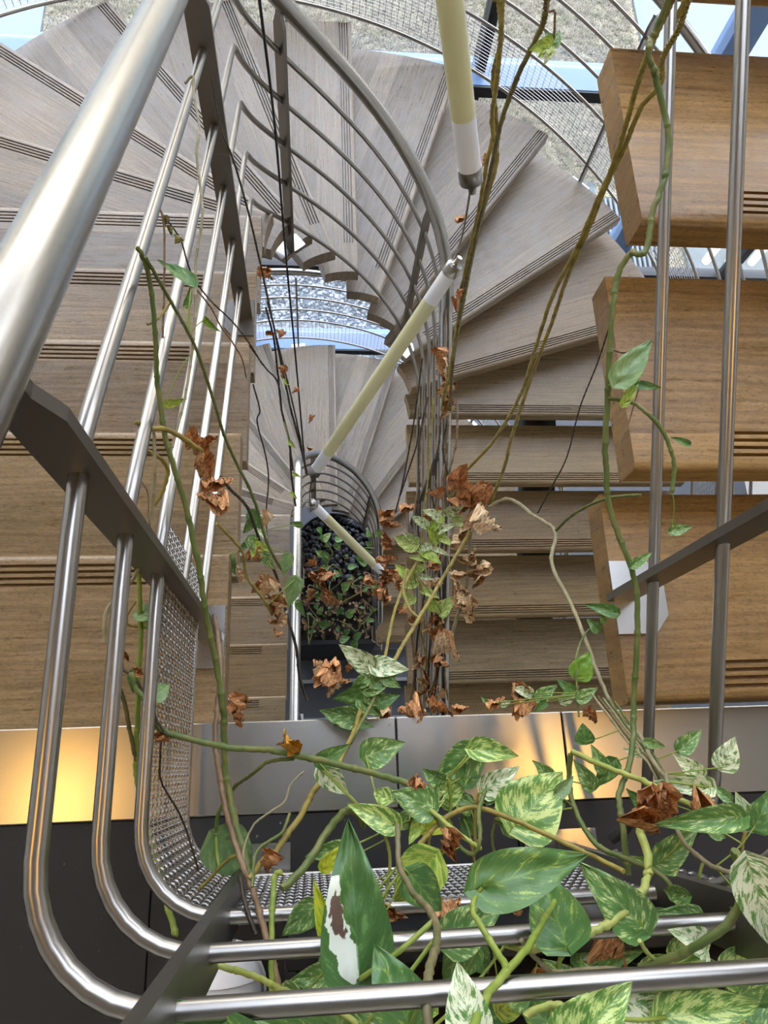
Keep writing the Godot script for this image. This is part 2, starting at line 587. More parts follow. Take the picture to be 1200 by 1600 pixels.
func inner_railing(label: String, top: float, right_up: float, left: float, right: float, s1: float, upper: float) -> void:
	var o := thing("inner_railing", label, "railing", Vector3.ZERO, "railings round the stair eye")
	var up := upper_path(top, right_up, upper)
	var land := landing_path(top, left, right_up, 0.088)
	var down := inner_path(top, 0.29, s1, left, right)
	var high := PackedVector3Array()
	high.append_array(up)
	high.append_array(landing_path(top, left, right_up, 0.0))
	high.append_array(down)
	var full := PackedVector3Array()
	full.append_array(up)
	full.append_array(land)
	full.append_array(down)
	obj("handrail", tube_mesh(lifted(high, HAND_H), 0.0255, 18), M.handrail, o)
	for k in 3:
		obj("rod", tube_mesh(lifted(full, ROD_H[k]), 0.0085, 12), M.steel, o)
	# the two lowest rods stop where the wire cloth of the landing begins
	for k in [3, 4]:
		var low := PackedVector3Array()
		low.append_array(up)
		for i in 5:
			low.append(land[i])
		obj("rod", tube_mesh(lifted(low, ROD_H[k] - 0.02), 0.0085, 12), M.steel, o)
		var lo2 := PackedVector3Array()
		lo2.append(Vector3(left, top - 0.5 * RISE, -0.5 * GOING))
		lo2.append_array(down)
		obj("rod", tube_mesh(lifted(lo2, ROD_H[k]), 0.0085, 12), M.steel, o)
	var cloth := PackedVector3Array()
	for i in range(5, land.size()):
		cloth.append(land[i])
	wire_panel(o, cloth, 0.135, 0.445, 0.0056, 0.0125, 0.0011, 0.0010)
	obj("bottom_bar", tube_mesh(lifted(cloth, 0.13), 0.0042, 8), M.steel, o)
	# posts: on the landing corners, then every third tread
	post(o, Vector3(left + 0.1, top, 0.236), 0.95, Vector3(-1, 0, 0), 0.055, 0.0)
	post(o, Vector3(right_up - 0.1, top, 0.236), 0.95, Vector3(-1, 0, 0), 0.055, 0.0)
	for j in [1, 4]:
		var z: float = -(j - 0.5) * GOING
		if -z < upper:
			post(o, Vector3(right_up, top + j * RISE, z), HAND_H + RISE * 0.5 - 0.03, Vector3(0, 0, 1), 0.046, 0.032)
	for k in [1, 4, 8, 13, 17, 20]:
		var s: float
		var radius := TURN
		if k <= 5:
			s = (k - 0.5) * GOING
		elif k <= 15:
			s = -CZ + (k - 5.5) / 10.0 * PI * radius
		else:
			s = -CZ + PI * radius + (k - 15.5) * GOING
		if s > s1:
			continue
		var p := rail_point(s, left, right, radius, 0.0)
		var q := rail_point(s + 0.02, left, right, radius, 0.0)
		var d := Vector3(q.x - p.x, 0, q.z - p.z).normalized()
		post(o, Vector3(p.x, top - k * RISE, p.z), HAND_H + RISE * 0.5 - 0.03, d)

func outer_railing(label: String, top: float, s0: float, s1: float) -> void:
	var o := thing("outer_railing", label, "railing", Vector3.ZERO, "railings along the outside of the stair")
	var radius := 1.965
	var pts := PackedVector3Array()
	var n := int((s1 - s0) / 0.07)
	for i in n + 1:
		var s: float = lerp(s0, s1, float(i) / n)
		pts.append(rail_point(s, CX - radius, CX + radius, radius, 0.0) + Vector3.UP * top)
	obj("handrail", tube_mesh(lifted(pts, HAND_H), 0.0255, 14), M.handrail, o)
	for h in [0.80, 0.63, 0.46]:
		obj("rod", tube_mesh(lifted(pts, h), 0.0085, 8), M.steel, o)
	obj("mesh_frame", tube_mesh(lifted(pts, 0.30), 0.0085, 8), M.steel, o)
	obj("mesh_frame", tube_mesh(lifted(pts, 0.02), 0.0085, 8), M.steel, o)
	wire_panel(o, pts, 0.04, 0.295, 0.035, 0.0182, 0.0022, 0.0)
	var k := 1
	while k < 21:
		var s: float
		if k <= 5:
			s = (k - 0.5) * GOING
		elif k <= 15:
			s = -CZ + (k - 5.5) / 10.0 * PI * radius
		else:
			s = -CZ + PI * radius + (k - 15.5) * GOING
		if s > s0 and s < s1:
			var p := rail_point(s, CX - radius, CX + radius, radius, 0.0)
			var q := rail_point(s + 0.02, CX - radius, CX + radius, radius, 0.0)
			var d := Vector3(q.x - p.x, 0, q.z - p.z).normalized()
			post(o, Vector3(p.x, top - (k + 0.4) * RISE, p.z), HAND_H + RISE * 0.5, -d)
		k += 3

# ---------------------------------------------------------------- the building
func landing(top: float, called: String) -> void:
	var f := structure(called)
	obj("slab", box_mesh(Vector3(-1.6, top - 0.30, 0.02), Vector3(2.6, top - 0.012, 3.0), 0.0), M.dark_steel, f)
	# brushed edge plates along the stairwell, butted with hairline joints
	var xs: Array = [-1.6, -0.55, 0.478, 0.775, 1.55, 2.6]
	for i in xs.size() - 1:
		obj("edge_plate", box_mesh(Vector3(xs[i] + 0.0012, top - 0.24, 0.0), Vector3(xs[i + 1] - 0.0012, top, 0.147), 0.0015), M.plate, f)
	# rubber sheet flooring
	var tx: Array = [-1.6, -0.52, 0.078, 0.678, 1.278, 1.878, 2.6]
	for i in tx.size() - 1:
		for j in 3:
			var z0: float = [0.1485, 1.0, 2.0][j]
			var z1: float = [1.0, 2.0, 3.0][j]
			obj("floor_tile", box_mesh(Vector3(tx[i] + 0.001, top - 0.02, z0), Vector3(tx[i + 1] - 0.001, top - 0.004, z1 - 0.002), 0.0012), M.rubber, f)

func building() -> void:
	landing(0.0, "floor")
	landing(-STOREY, "floor")
	# ground storey
	var g := structure("floor")
	obj("slab", box_mesh(Vector3(-3.6, -6.55, -4.05), Vector3(5.4, -6.3, 3.0)), M.stone, g)
	# closing walls and roof; rooflight over the well added to light the treads
	obj("wall_left", box_mesh(Vector3(-3.85, -6.55, -4.3), Vector3(-3.6, 4.6, 3.2)), M.white_wall).set_meta("kind", "structure")
	obj("wall_right", box_mesh(Vector3(5.4, -6.55, -4.3), Vector3(5.65, 4.6, 3.2)), M.white_wall).set_meta("kind", "structure")
	obj("wall_back", box_mesh(Vector3(-3.6, -6.55, 3.0), Vector3(5.4, 4.6, 3.2)), M.white_wall).set_meta("kind", "structure")
	var roof := structure("ceiling")
	for q in [[-3.6, -1.5, -4.3, 3.2], [2.5, 5.4, -4.3, 3.2], [-1.5, 2.5, -0.9, 3.2]]:
		obj("roof_slab", box_mesh(Vector3(q[0], 4.4, q[2]), Vector3(q[1], 4.65, q[3])), M.white_wall, roof)
	for i in 4:
		obj("added_rooflight_pane", box_mesh(Vector3(-1.5 + i, 4.5, -4.3), Vector3(-0.52 + i, 4.512, -0.9)), M.glass, roof)
	# the landing of the storey above, seen only in the gloss of the edge plates
	obj("slab", box_mesh(Vector3(-1.6, 2.88, 0.0), Vector3(2.6, 3.15, 3.0)), M.white_wall, structure("floor"))
	facade()

func facade() -> void:
	var w := structure("window_1")
	var z0 := -4.24
	var z1 := -4.12
	var y0 := -6.5
	var y1 := 4.4
	var mx: Array = [-3.6, -1.95, -0.3, 1.42, 3.02, 4.2, 5.4]
	for i in range(1, mx.size() - 1):
		var wd := 0.03 if i != 4 else 0.09
		obj("mullion", box_mesh(Vector3(mx[i] - wd, y0, z0), Vector3(mx[i] + wd, y1, z1 + 0.02), 0.004), M.frame_dark if i != 4 else M.frame_blue, w)
	for lev in [4.2, 1.05, -2.1, -5.25]:
		# deep pale blue sill with a dark edge towards the stair
		obj("transom", box_mesh(Vector3(-3.6, lev - 0.06, -4.24), Vector3(5.4, lev - 0.02, -3.99), 0.003), M.frame_blue, w)
		obj("sill_edge", box_mesh(Vector3(-3.6, lev - 0.10, -4.1), Vector3(5.4, lev - 0.024, -3.975), 0.002), M.frame_dark, w)
		if lev < 4.0:
			obj("transom", box_mesh(Vector3(-3.6, lev + 0.96, z0), Vector3(5.4, lev + 1.10, z1 - 0.02), 0.003), M.frame_dark, w)
	for i in mx.size() - 1:
		for lev in [4.2, 1.05, -2.1, -5.25]:
			obj("pane", box_mesh(Vector3(mx[i] + 0.03, max(lev - 3.16, -6.42), -4.19), Vector3(mx[i + 1] - 0.03, lev - 0.062, -4.178)), M.glass, w)

func outside() -> void:
	var g := structure("ground")
	obj("field", box_mesh(Vector3(-40, -6.7, -60), Vector3(40, -6.42, -4.3)), M.field, g)
	obj("gravel_bed", box_mesh(Vector3(-3.4, -6.5, -7.4), Vector3(4.2, -6.40, -4.3)), M.gravel_bed, g)
	obj("paving", box_mesh(Vector3(-12, -6.5, -40), Vector3(-3.35, -6.37, -4.3)), M.paving, g)
	obj("paving", box_mesh(Vector3(5.3, -6.5, -40), Vector3(18, -6.37, -4.3)), M.paving, g)
	# loose stones and grass tufts, too many to count
	var pm := SphereMesh.new()
	pm.radius = 0.5
	pm.height = 0.7
	pm.radial_segments = 6
	pm.rings = 3
	var mm := MultiMesh.new()
	mm.transform_format = MultiMesh.TRANSFORM_3D
	mm.use_colors = true
	mm.mesh = pm
	mm.instance_count = 26000
	for i in mm.instance_count:
		var sc := rng.randf_range(0.018, 0.05)
		var b := Basis(Vector3.UP, rng.randf() * TAU).scaled(Vector3(sc * rng.randf_range(0.8, 1.4), sc * 0.7, sc))
		mm.set_instance_transform(i, Transform3D(b, Vector3(rng.randf_range(-2.6, 3.4), -6.395, rng.randf_range(-7.3, -4.35))))
		var v := rng.randf_range(0.03, 0.30)
		mm.set_instance_color(i, Color(v * 0.92, v * 0.98, v * 1.04))
	var gm := plain(Color.WHITE, 0.9)
	gm.vertex_color_use_as_albedo = true
	var gi := MultiMeshInstance3D.new()
	gi.name = "gravel"
	gi.multimesh = mm
	gi.material_override = gm
	gi.set_meta("kind", "stuff")
	gi.set_meta("label", "loose grey gravel on the ground outside the glass")
	gi.set_meta("category", "gravel")
	add_child(gi)
	var bl := begin()
	bl.set_smooth_group(-1)
	for q in 5:
		var a := q * 1.26
		var d := Vector3(cos(a), 0, sin(a))
		var s := Vector3(-d.z, 0, d.x) * 0.05
		bl.add_vertex(s)
		bl.add_vertex(d * 0.7 + Vector3(0, 0.8, 0))
		bl.add_vertex(-s)
	var tm := MultiMesh.new()
	tm.transform_format = MultiMesh.TRANSFORM_3D
	tm.use_colors = true
	tm.mesh = done(bl)
	tm.instance_count = 60000
	for i in tm.instance_count:
		var sc := rng.randf_range(0.04, 0.10)
		tm.set_instance_transform(i, Transform3D(Basis(Vector3.UP, rng.randf() * TAU).scaled(Vector3.ONE * sc), Vector3(rng.randf_range(-3.3, 5.2), -6.42, rng.randf_range(-13.5, -7.3))))
		var c := Color(0.10, 0.085, 0.058).lerp(Color(0.33, 0.30, 0.235), rng.randf())
		if rng.randf() < 0.14:
			c = Color(0.15, 0.17, 0.09)
		tm.set_instance_color(i, c)
	var ti := MultiMeshInstance3D.new()
	ti.name = "dry_grass"
	ti.multimesh = tm
	ti.material_override = gm
	ti.set_meta("kind", "stuff")
	ti.set_meta("label", "straw-coloured dry grass beyond the glass facade")
	ti.set_meta("category", "grass")
	add_child(ti)
	# slatted vent cover and a fence of cream tubes seen through the gap between the upper treads
	var v := thing("vent_grille", "grey slatted floor grille outside, seen between the upper right treads", "grille", Vector3(4.5, -6.37, -6.2))
	obj("grille_frame", box_mesh(Vector3(-0.55, 0.0, -0.9), Vector3(0.5, 0.02, 0.9), 0.004), M.dark_steel, v)
	for i in 15:
		obj("slat", box_mesh(Vector3(-0.5 + i * 0.066, 0.02, -0.85), Vector3(-0.468 + i * 0.066, 0.06, 0.85), 0.004), M.paving, v)
	var f := thing("tube_fence", "fence of upright cream tubes outside, seen between the upper right treads", "fence", Vector3(5.55, -6.37, -6.1))
	for i in 12:
		var x := i * 0.16
		obj("fence_tube", tube_mesh(PackedVector3Array([Vector3(x, 0.0, -0.3 * (i % 2)), Vector3(x, 0.9, -0.3 * (i % 2)), Vector3(x, 0.96, -0.3 * (i % 2))]), [0.055, 0.055, 0.03], 10), M.cream, f)
	obj("rail", box_mesh(Vector3(-0.1, 0.35, -0.12), Vector3(2.0, 0.41, -0.07), 0.005), M.cream, f)

# ---------------------------------------------------------------- pendant tubes
func light_tube(label: String, a: Vector3, b: Vector3) -> void:
	var o := thing("light_tube", label, "lamp", b, "unlit light tubes strung down the stair eye")
	var d := (a - b)
	var l := d.length()
	d /= l
	var r := 0.0195
	var q := func(t: float) -> Vector3: return d * t
	obj("tube", tube_mesh(PackedVector3Array([q.call(0.12), q.call(l - 0.12)]), r, 20), M.tube_body, o)
	for e in [[0.03, 0.12], [l - 0.12, l - 0.03]]:
		obj("diffuser_end", tube_mesh(PackedVector3Array([q.call(e[0]), q.call(e[1])]), r, 20), M.tube_end, o)
	for e in [[0.03, 0.0, -0.02], [l - 0.03, l, l + 0.02]]:
		var c := obj("end_cap", tube_mesh(PackedVector3Array([q.call(e[0]), q.call(lerp(float(e[0]), float(e[1]), 0.9)), q.call(e[1]), q.call(e[1] + (e[2] - e[1]) * 0.02), q.call(e[2])]), [r * 1.06, r * 1.06, r * 0.86, r * 0.4, r * 0.36], 18), M.steel, o)
		c.set_meta("label", "brushed steel end cap")

func pendant() -> void:
	light_tube("near upright unlit pale yellow light tube hanging at the top", Vector3(0.266, 1.48, -1.08), Vector3(0.608, 0.339, -0.855))
	light_tube("slanted unlit pale yellow light tube across the middle of the stair eye", Vector3(0.68, -0.127, -1.053), Vector3(0.339, -0.919, -0.833))
	light_tube("lowest unlit pale yellow light tube slanting above the planter bed", Vector3(0.326, -1.424, -0.915), Vector3(0.666, -2.07, -0.791))
	var cable := func(label: String, pts: PackedVector3Array, r: float, m: Material) -> void:
		var o := obj(numbered("cable"), tube_mesh(smooth(pts, 5), r, 6), m)
		o.set_meta("label", label)
		o.set_meta("category", "cable")
	cable.call("thin steel wire linking the upright tube to the slanted tube", PackedVector3Array([Vector3(0.609, 0.325, -0.853), Vector3(0.64, 0.12, -0.93), Vector3(0.672, -0.10, -1.05)]), 0.0022, M.steel)
	cable.call("thin wire linking the slanted tube to the lowest tube", PackedVector3Array([Vector3(0.337, -0.93, -0.83), Vector3(0.325, -1.2, -0.88), Vector3(0.325, -1.42, -0.915)]), 0.0022, M.cable)
	cable.call("thin wire holding the upright tube from above", PackedVector3Array([Vector3(0.26, 1.5, -1.085), Vector3(0.35, 2.9, -1.04), Vector3(0.40, 4.5, -1.0)]), 0.0022, M.steel)
	cable.call("straight black cable running down to the slanted tube's lower end", PackedVector3Array(CABLE_A), 0.0026, M.cable)

# ---------------------------------------------------------------- planter at the foot of the stair eye
func planter() -> void:
	var o := thing("planter_bed", "dark planter bed with soil and pebbles at the foot of the stair eye", "planter", Vector3(CX, -6.3, -1.5))
	var pts := PackedVector2Array()
	for i in 17:
		var a := PI * i / 16.0
		pts.append(Vector2(cos(a) * -0.345, CZ + 1.5 - sin(a) * 0.345))
	pts.append(Vector2(0.345, 0.6))
	pts.append(Vector2(-0.345, 0.6))
	var st := begin()
	st.set_smooth_group(-1)
	var n := pts.size()
	for i in n:
		var p := pts[i]
		var q := pts[(i + 1) % n]
		quad(st, Vector3(p.x, 0.0, p.y), Vector3(q.x, 0.0, q.y), Vector3(q.x, 1.42, q.y), Vector3(p.x, 1.42, p.y))
		var pi: Vector2 = p * 0.94
		var qi: Vector2 = q * 0.94
		quad(st, Vector3(p.x, 1.42, p.y), Vector3(q.x, 1.42, q.y), Vector3(qi.x, 1.42, qi.y), Vector3(pi.x, 1.42, pi.y))
		quad(st, Vector3(pi.x, 1.42, pi.y), Vector3(qi.x, 1.42, qi.y), Vector3(qi.x, 1.2, qi.y), Vector3(pi.x, 1.2, pi.y))
	obj("planter_wall", done(st), M.dark_steel, o)
	# lumpy soil
	var so := begin()
	so.set_smooth_group(1)
	var nz := noise(6.0, 3, 3)
	var cols := 24
	var rws := 52
	var hgt := func(i: int, j: int) -> Vector3:
		var z := 0.58 - j * 1.1 / rws
		var half := 0.335
		var zz := CZ + 1.5
		if z < zz:
			half = sqrt(max(0.335 * 0.335 - (zz - z) * (zz - z), 0.0004))
		var x: float = lerp(-half, half, float(i) / cols)
		return Vector3(x, 1.38 + nz.get_noise_2d(x, z) * 0.05, z)
	for j in rws:
		for i in cols:
			quad(so, hgt.call(i, j), hgt.call(i, j + 1), hgt.call(i + 1, j + 1), hgt.call(i + 1, j))
	obj("soil", done(so), M.soil, o)
	# black pebbles at the far, round end: each one its own stone
	var proto := SphereMesh.new()
	proto.radius = 0.5
	proto.height = 1.0
	proto.radial_segments = 8
	proto.rings = 4
	var mats: Array = [plain(Color(0.16, 0.17, 0.20), 0.4), plain(Color(0.10, 0.105, 0.12), 0.45), plain(Color(0.24, 0.25, 0.29), 0.5)]
	for i in 230:
		var a := rng.randf() * TAU
		var rr := sqrt(rng.randf()) * 0.30
		var p := Vector3(cos(a) * rr, 1.40 + rng.randf() * 0.05, CZ + 1.5 - 0.01 + sin(a) * rr)
		var s := rng.randf_range(0.035, 0.075)
		var e := obj("pebble", proto, mats[i % 3], o)
		e.transform = Transform3D(Basis.from_euler(Vector3(rng.randf() * 0.6, rng.randf() * TAU, rng.randf() * 0.6)).scaled(Vector3.ONE) * Basis.from_scale(Vector3(s, s * 0.55, s * 0.75)), p)
	# dry leaf litter strewn on the soil
	var lit := begin()
	lit.set_smooth_group(-1)
	for i in 300:
		var p := Vector3(rng.randf_range(-0.31, 0.31), 1.405 + rng.randf() * 0.03, rng.randf_range(-0.25, 0.56))
		var b := Basis.from_euler(Vector3(rng.randf_range(-0.7, 0.7), rng.randf() * TAU, rng.randf_range(-0.7, 0.7))) * rng.randf_range(0.012, 0.032)
		var c := Color(0.10, 0.06, 0.03).lerp(Color(0.32, 0.19, 0.09), rng.randf())
		if rng.randf() < 0.22:
			c = Color(0.10, 0.19, 0.07)
		var v: Array = [Vector3(0, 0, -1), Vector3(0.7, 0.25, 0), Vector3(0, 0, 1.2), Vector3(-0.7, 0.3, 0)]
		for t in [0, 1, 2, 0, 2, 3]:
			lit.set_color(c)
			lit.add_vertex(p + b * v[t])
	var lm := plain(Color.WHITE, 0.8)
	lm.vertex_color_use_as_albedo = true
	var lo := obj("leaf_litter", done(lit), lm, o)
	lo.set_meta("kind", "stuff")
	# dark stone steps that carry on from the last timber tread
	var s := thing("stone_steps", "dark grey stone steps below the lowest timber treads", "steps", Vector3(0, -6.3, 0))
	for i in 3:
		var y := 0.45 - i * 0.15
		var z := -2.0 * GOING + i * GOING
		var b := obj("step", box_mesh(Vector3(0.12, 0.0, z - GOING - 0.03 if i > 0 else -1.0), Vector3(2.45, y, z - 0.03), 0.004), M.stone, s)
		obj("nosing_strip", box_mesh(Vector3(0.12, y - 0.03, z - 0.032), Vector3(2.45, y + 0.001, z), 0.002), M.stone_edge, b)

func added_ceiling_lights() -> void:  # out of view; added to put gold streaks in the edge plates
	for q in [[-0.96, "added warm ceiling light over the left end of the landing"], [1.64, "added warm ceiling light over the right end of the landing"]]:
		var o := thing("added_ceiling_light", q[1], "lamp", Vector3(q[0], 2.88, 0.21), "added ceiling lights above the landing")
		obj("housing", box_mesh(Vector3(-0.10, -0.03, -0.2), Vector3(0.10, 0.0, 0.2), 0.006), M.steel, o)
		var g := plain(Color(1.0, 0.86, 0.6), 0.6)
		g.emission_enabled = true
		g.emission = Color(1.0, 0.76, 0.40)
		g.emission_energy_multiplier = 5.0
		obj("diffuser", box_mesh(Vector3(-0.06, -0.036, -0.18), Vector3(0.06, -0.028, 0.18), 0.003), g, o)
		var l := AreaLight3D.new()
		l.name = "glow"
		l.area_size = Vector2(0.12, 0.36)
		l.light_color = Color(1.0, 0.76, 0.40)
		l.light_energy = LAMP
		l.area_range = 14.0
		l.shadow_enabled = true
		o.add_child(l)
		l.position = Vector3(0, -0.045, 0)
		l.rotation.x = -PI / 2

func shoe() -> void:
	var o := thing("shoe", "white sneaker standing on the dark floor behind the railing", "shoe", Vector3(0.205, -0.004, 0.33))
	o.rotation.y = 0.10
	var loft := func(rows: Array, y_of: Callable) -> ArrayMesh:
		var st := begin()
		st.set_smooth_group(1)
		var sides := 14
		var rings: Array = []
		for r in rows:
			var ring := PackedVector3Array()
			for j in sides:
				var a := TAU * j / sides
				ring.append(Vector3(r[1] * cos(a) + r[3], y_of.call(r, sin(a)), r[0]))
			rings.append(ring)
		for i in rings.size() - 1:
			for j in sides:
				var k := (j + 1) % sides
				quad(st, rings[i][j], rings[i][k], rings[i + 1][k], rings[i + 1][j])
		return done(st)
	# rows: [z from toe to heel, half width, height, sideways drift]
	var rows: Array = [[0.0, 0.006, 0.03, 0.0], [0.006, 0.024, 0.042, 0.0], [0.02, 0.037, 0.052, 0.0], [0.05, 0.047, 0.062, 0.0], [0.09, 0.049, 0.075, -0.002], [0.14, 0.044, 0.092, -0.004], [0.19, 0.038, 0.102, -0.006], [0.25, 0.036, 0.098, -0.006], [0.28, 0.026, 0.09, -0.006], [0.288, 0.004, 0.08, -0.006]]
	obj("upper", loft.call(rows, func(r, s): return 0.02 + (r[2] - 0.02) * max(s, 0.0)), plain(Color(0.80, 0.80, 0.78), 0.85), o)
	var sole: Array = []
	for r in rows:
		sole.append([r[0] * 1.02 - 0.003, r[1] + 0.004, 0.0, r[3]])
	obj("sole", loft.call(sole, func(_r, s): return 0.0135 + 0.0135 * s), plain(Color(0.93, 0.93, 0.91), 0.5), o)
	var cap: Array = []
	for i in 4:
		cap.append([rows[i][0] - 0.001, rows[i][1] + 0.0015, rows[i][2] + 0.0015, 0.0])
	obj("toe_cap", loft.call(cap, func(r, s): return 0.02 + (r[2] - 0.02) * max(s, -0.1)), plain(Color(0.95, 0.95, 0.94), 0.4), o)
	for i in 5:
		var z := 0.075 + i * 0.022
		var y := 0.073 + i * 0.0085
		obj("lace", tube_mesh(PackedVector3Array([Vector3(-0.026, y - 0.008, z), Vector3(-0.01, y + 0.003, z + 0.004 * (i % 2)), Vector3(0.01, y + 0.003, z), Vector3(0.024, y - 0.008, z + 0.006)]), 0.003, 6), plain(Color(0.88, 0.9, 0.92), 0.8), o)

func trough() -> void:
	var o := thing("planter_trough", "dark planter trough of soil behind the front railing", "planter", Vector3(0.30, -0.004, 0.29))
	var l := 1.3
	var d := 0.34
	var h := 0.32
	for q in [[0.0, 0.0, l, 0.015], [0.0, d - 0.015, l, d], [0.0, 0.015, 0.015, d - 0.015], [l - 0.015, 0.015, l, d - 0.015]]:
		obj("side_panel", box_mesh(Vector3(q[0], 0.0, q[1]), Vector3(q[2], h, q[3]), 0.002), M.frame_dark, o)
	var st := begin()
	st.set_smooth_group(1)
	var nz := noise(9.0, 14, 3)
	for i in 52:
		for j in 13:
			var c: Array = []
			for e in [[i, j], [i, j + 1], [i + 1, j + 1], [i + 1, j]]:
				var p := Vector3(0.015 + e[0] * 1.27 / 52.0, 0.0, 0.015 + e[1] * 0.31 / 13.0)
				p.y = 0.27 + nz.get_noise_2d(p.x, p.z) * 0.03
				c.append(p)
			quad(st, c[0], c[3], c[2], c[1])
	obj("soil", done(st), M.soil, o)

func trough_leaves() -> void:
	# the inner foliage of the trough, low between the taller stems
	var o := thing("potted_pothos", "dense low pothos foliage growing in the dark trough", "plant", Vector3(0.34, 0.26, 0.33))
	var r := RandomNumberGenerator.new()
	r.seed = 77
	var kinds: Array = ["green", "green", "var", "marble", "var", "cream", "dead", "green"]
	for i in 96:
		var p := Vector3(r.randf_range(0.0, 0.95), r.randf_range(0.04, 0.26), r.randf_range(-0.02, 0.26))
		if i < 30:
			p.y = r.randf_range(0.02, 0.08)
		var a := r.randf() * TAU
		var l := r.randf_range(0.05, 0.095)
		var k: String = kinds[r.randi() % kinds.size()]
		var dir := Vector3(cos(a), r.randf_range(-0.4, 0.25), sin(a))
		add_leaf(o, p, p + dir * l, Vector3(r.randf_range(-0.5, 0.5), 1, r.randf_range(-0.7, 0.3)), r.randf_range(0.6, 0.85), k, (3 + i % 2) if k == "dead" else i % 3)
		if k != "dead":
			var root := Vector3(p.x + r.randf_range(-0.06, 0.06), 0.0, clamp(p.z + r.randf_range(-0.05, 0.05), 0.0, 0.26))
			obj("stem", tube_mesh(smooth(PackedVector3Array([root, root.lerp(p, 0.6) + Vector3(0, 0.02, 0), p]), 4), r.randf_range(0.0014, 0.0026), 6), SM[["green", "bright_stem", "lime_stem", "greygreen"][i % 4]], o)

func _ready() -> void:
	rng.seed = 20240
	# camera
	var cam := Camera3D.new()
	cam.name = "camera"
	cam.fov = rad_to_deg(2.0 * atan(800.0 / 1144.558))
	cam.near = 0.02
	cam.far = 200.0
	add_child(cam)
	cam.transform = Transform3D(Basis.from_euler(Vector3(-1.2230, -0.2869, 0.2656), EULER_ORDER_YXZ), Vector3(0.3362, 1.3162, 0.0791))
	cam.current = true
	# daylight
	var env := Environment.new()
	var sky := Sky.new()
	var sm := ProceduralSkyMaterial.new()
	sm.sky_top_color = Color(0.86, 0.90, 0.98)
	sm.sky_horizon_color = Color(1.0, 0.96, 0.89)
	sm.ground_horizon_color = Color(0.75, 0.73, 0.68)
	sm.ground_bottom_color = Color(0.55, 0.53, 0.48)
	sm.sky_energy_multiplier = 2.6
	sm.ground_energy_multiplier = 1.0
	sky.sky_material = sm
	env.background_mode = Environment.BG_SKY
	env.sky = sky
	env.tonemap_mode = Environment.TONE_MAPPER_LINEAR
	env.tonemap_exposure = 1.0
	env.sdfgi_enabled = true
	env.ssao_enabled = true
	env.ssil_enabled = true
	var we := WorldEnvironment.new()
	we.name = "environment"
	we.environment = env
	add_child(we)
	var sun := DirectionalLight3D.new()
	sun.name = "sun"
	sun.light_color = Color(1.0, 0.95, 0.86)
	sun.light_energy = 0.4
	sun.light_angular_distance = 1.5
	sun.shadow_enabled = true
	add_child(sun)
	sun.rotation = Vector3(deg_to_rad(-62), deg_to_rad(70), 0)
	make_materials()
	building()
	outside()
	var sa := flight("staircase", "timber treads winding down from the landing round the stair eye", 0.0, range(1, 21), CX + RI, [M.wood[0], M.wood[1], M.wood[2], M.wood[3]])
	stringer(sa, 1.15, 0.6, 19.8)
	var sb := flight("staircase", "lowest storey of timber treads, seen small through the stair eye", -STOREY, range(1, 18), CX + RI, [M.wood[1], M.wood[3], M.wood[0]])
	stringer(sb, 1.15, 0.6, 17.0)
	var b := thing("staircase", "large timber treads climbing at the right from the landing", "stairs", Vector3.ZERO, "storeys of the winding stair")
	for k in range(1, 15):
		var u := obj("tread", straight_tread(CX - RI, CX - RO, -k * GOING, -1.0) if k <= 5 else winder_tread(k - 5), M.wood[k % 4], b)
		u.position.y = STOREY - k * RISE
	for j in range(1, 7):
		var t := obj("tread", straight_tread(0.837, CX + RO, -(j - 1) * GOING, 1.0), M.wood[4], b)
		t.position.y = j * RISE
	inner_railing("steel inner railing round the landing and down the stair eye", 0.0, 0.847, 0.135, 0.90, 4.40, 2.0)
	inner_railing("lower steel inner railing far down in the stair eye", -STOREY, 0.90, 0.245, 0.89, 3.4, 0.05)
	outer_railing("steel outer railing with wire mesh in front of the glass facade", 0.0, 0.6, 9.2)
	outer_railing("lower outer railing with wire mesh, seen through the stair eye", -STOREY, 1.0, 8.6)
	pendant()
	planter()
	added_ceiling_lights()
	shoe()
	trough()
	foliage()
	trough_leaves()

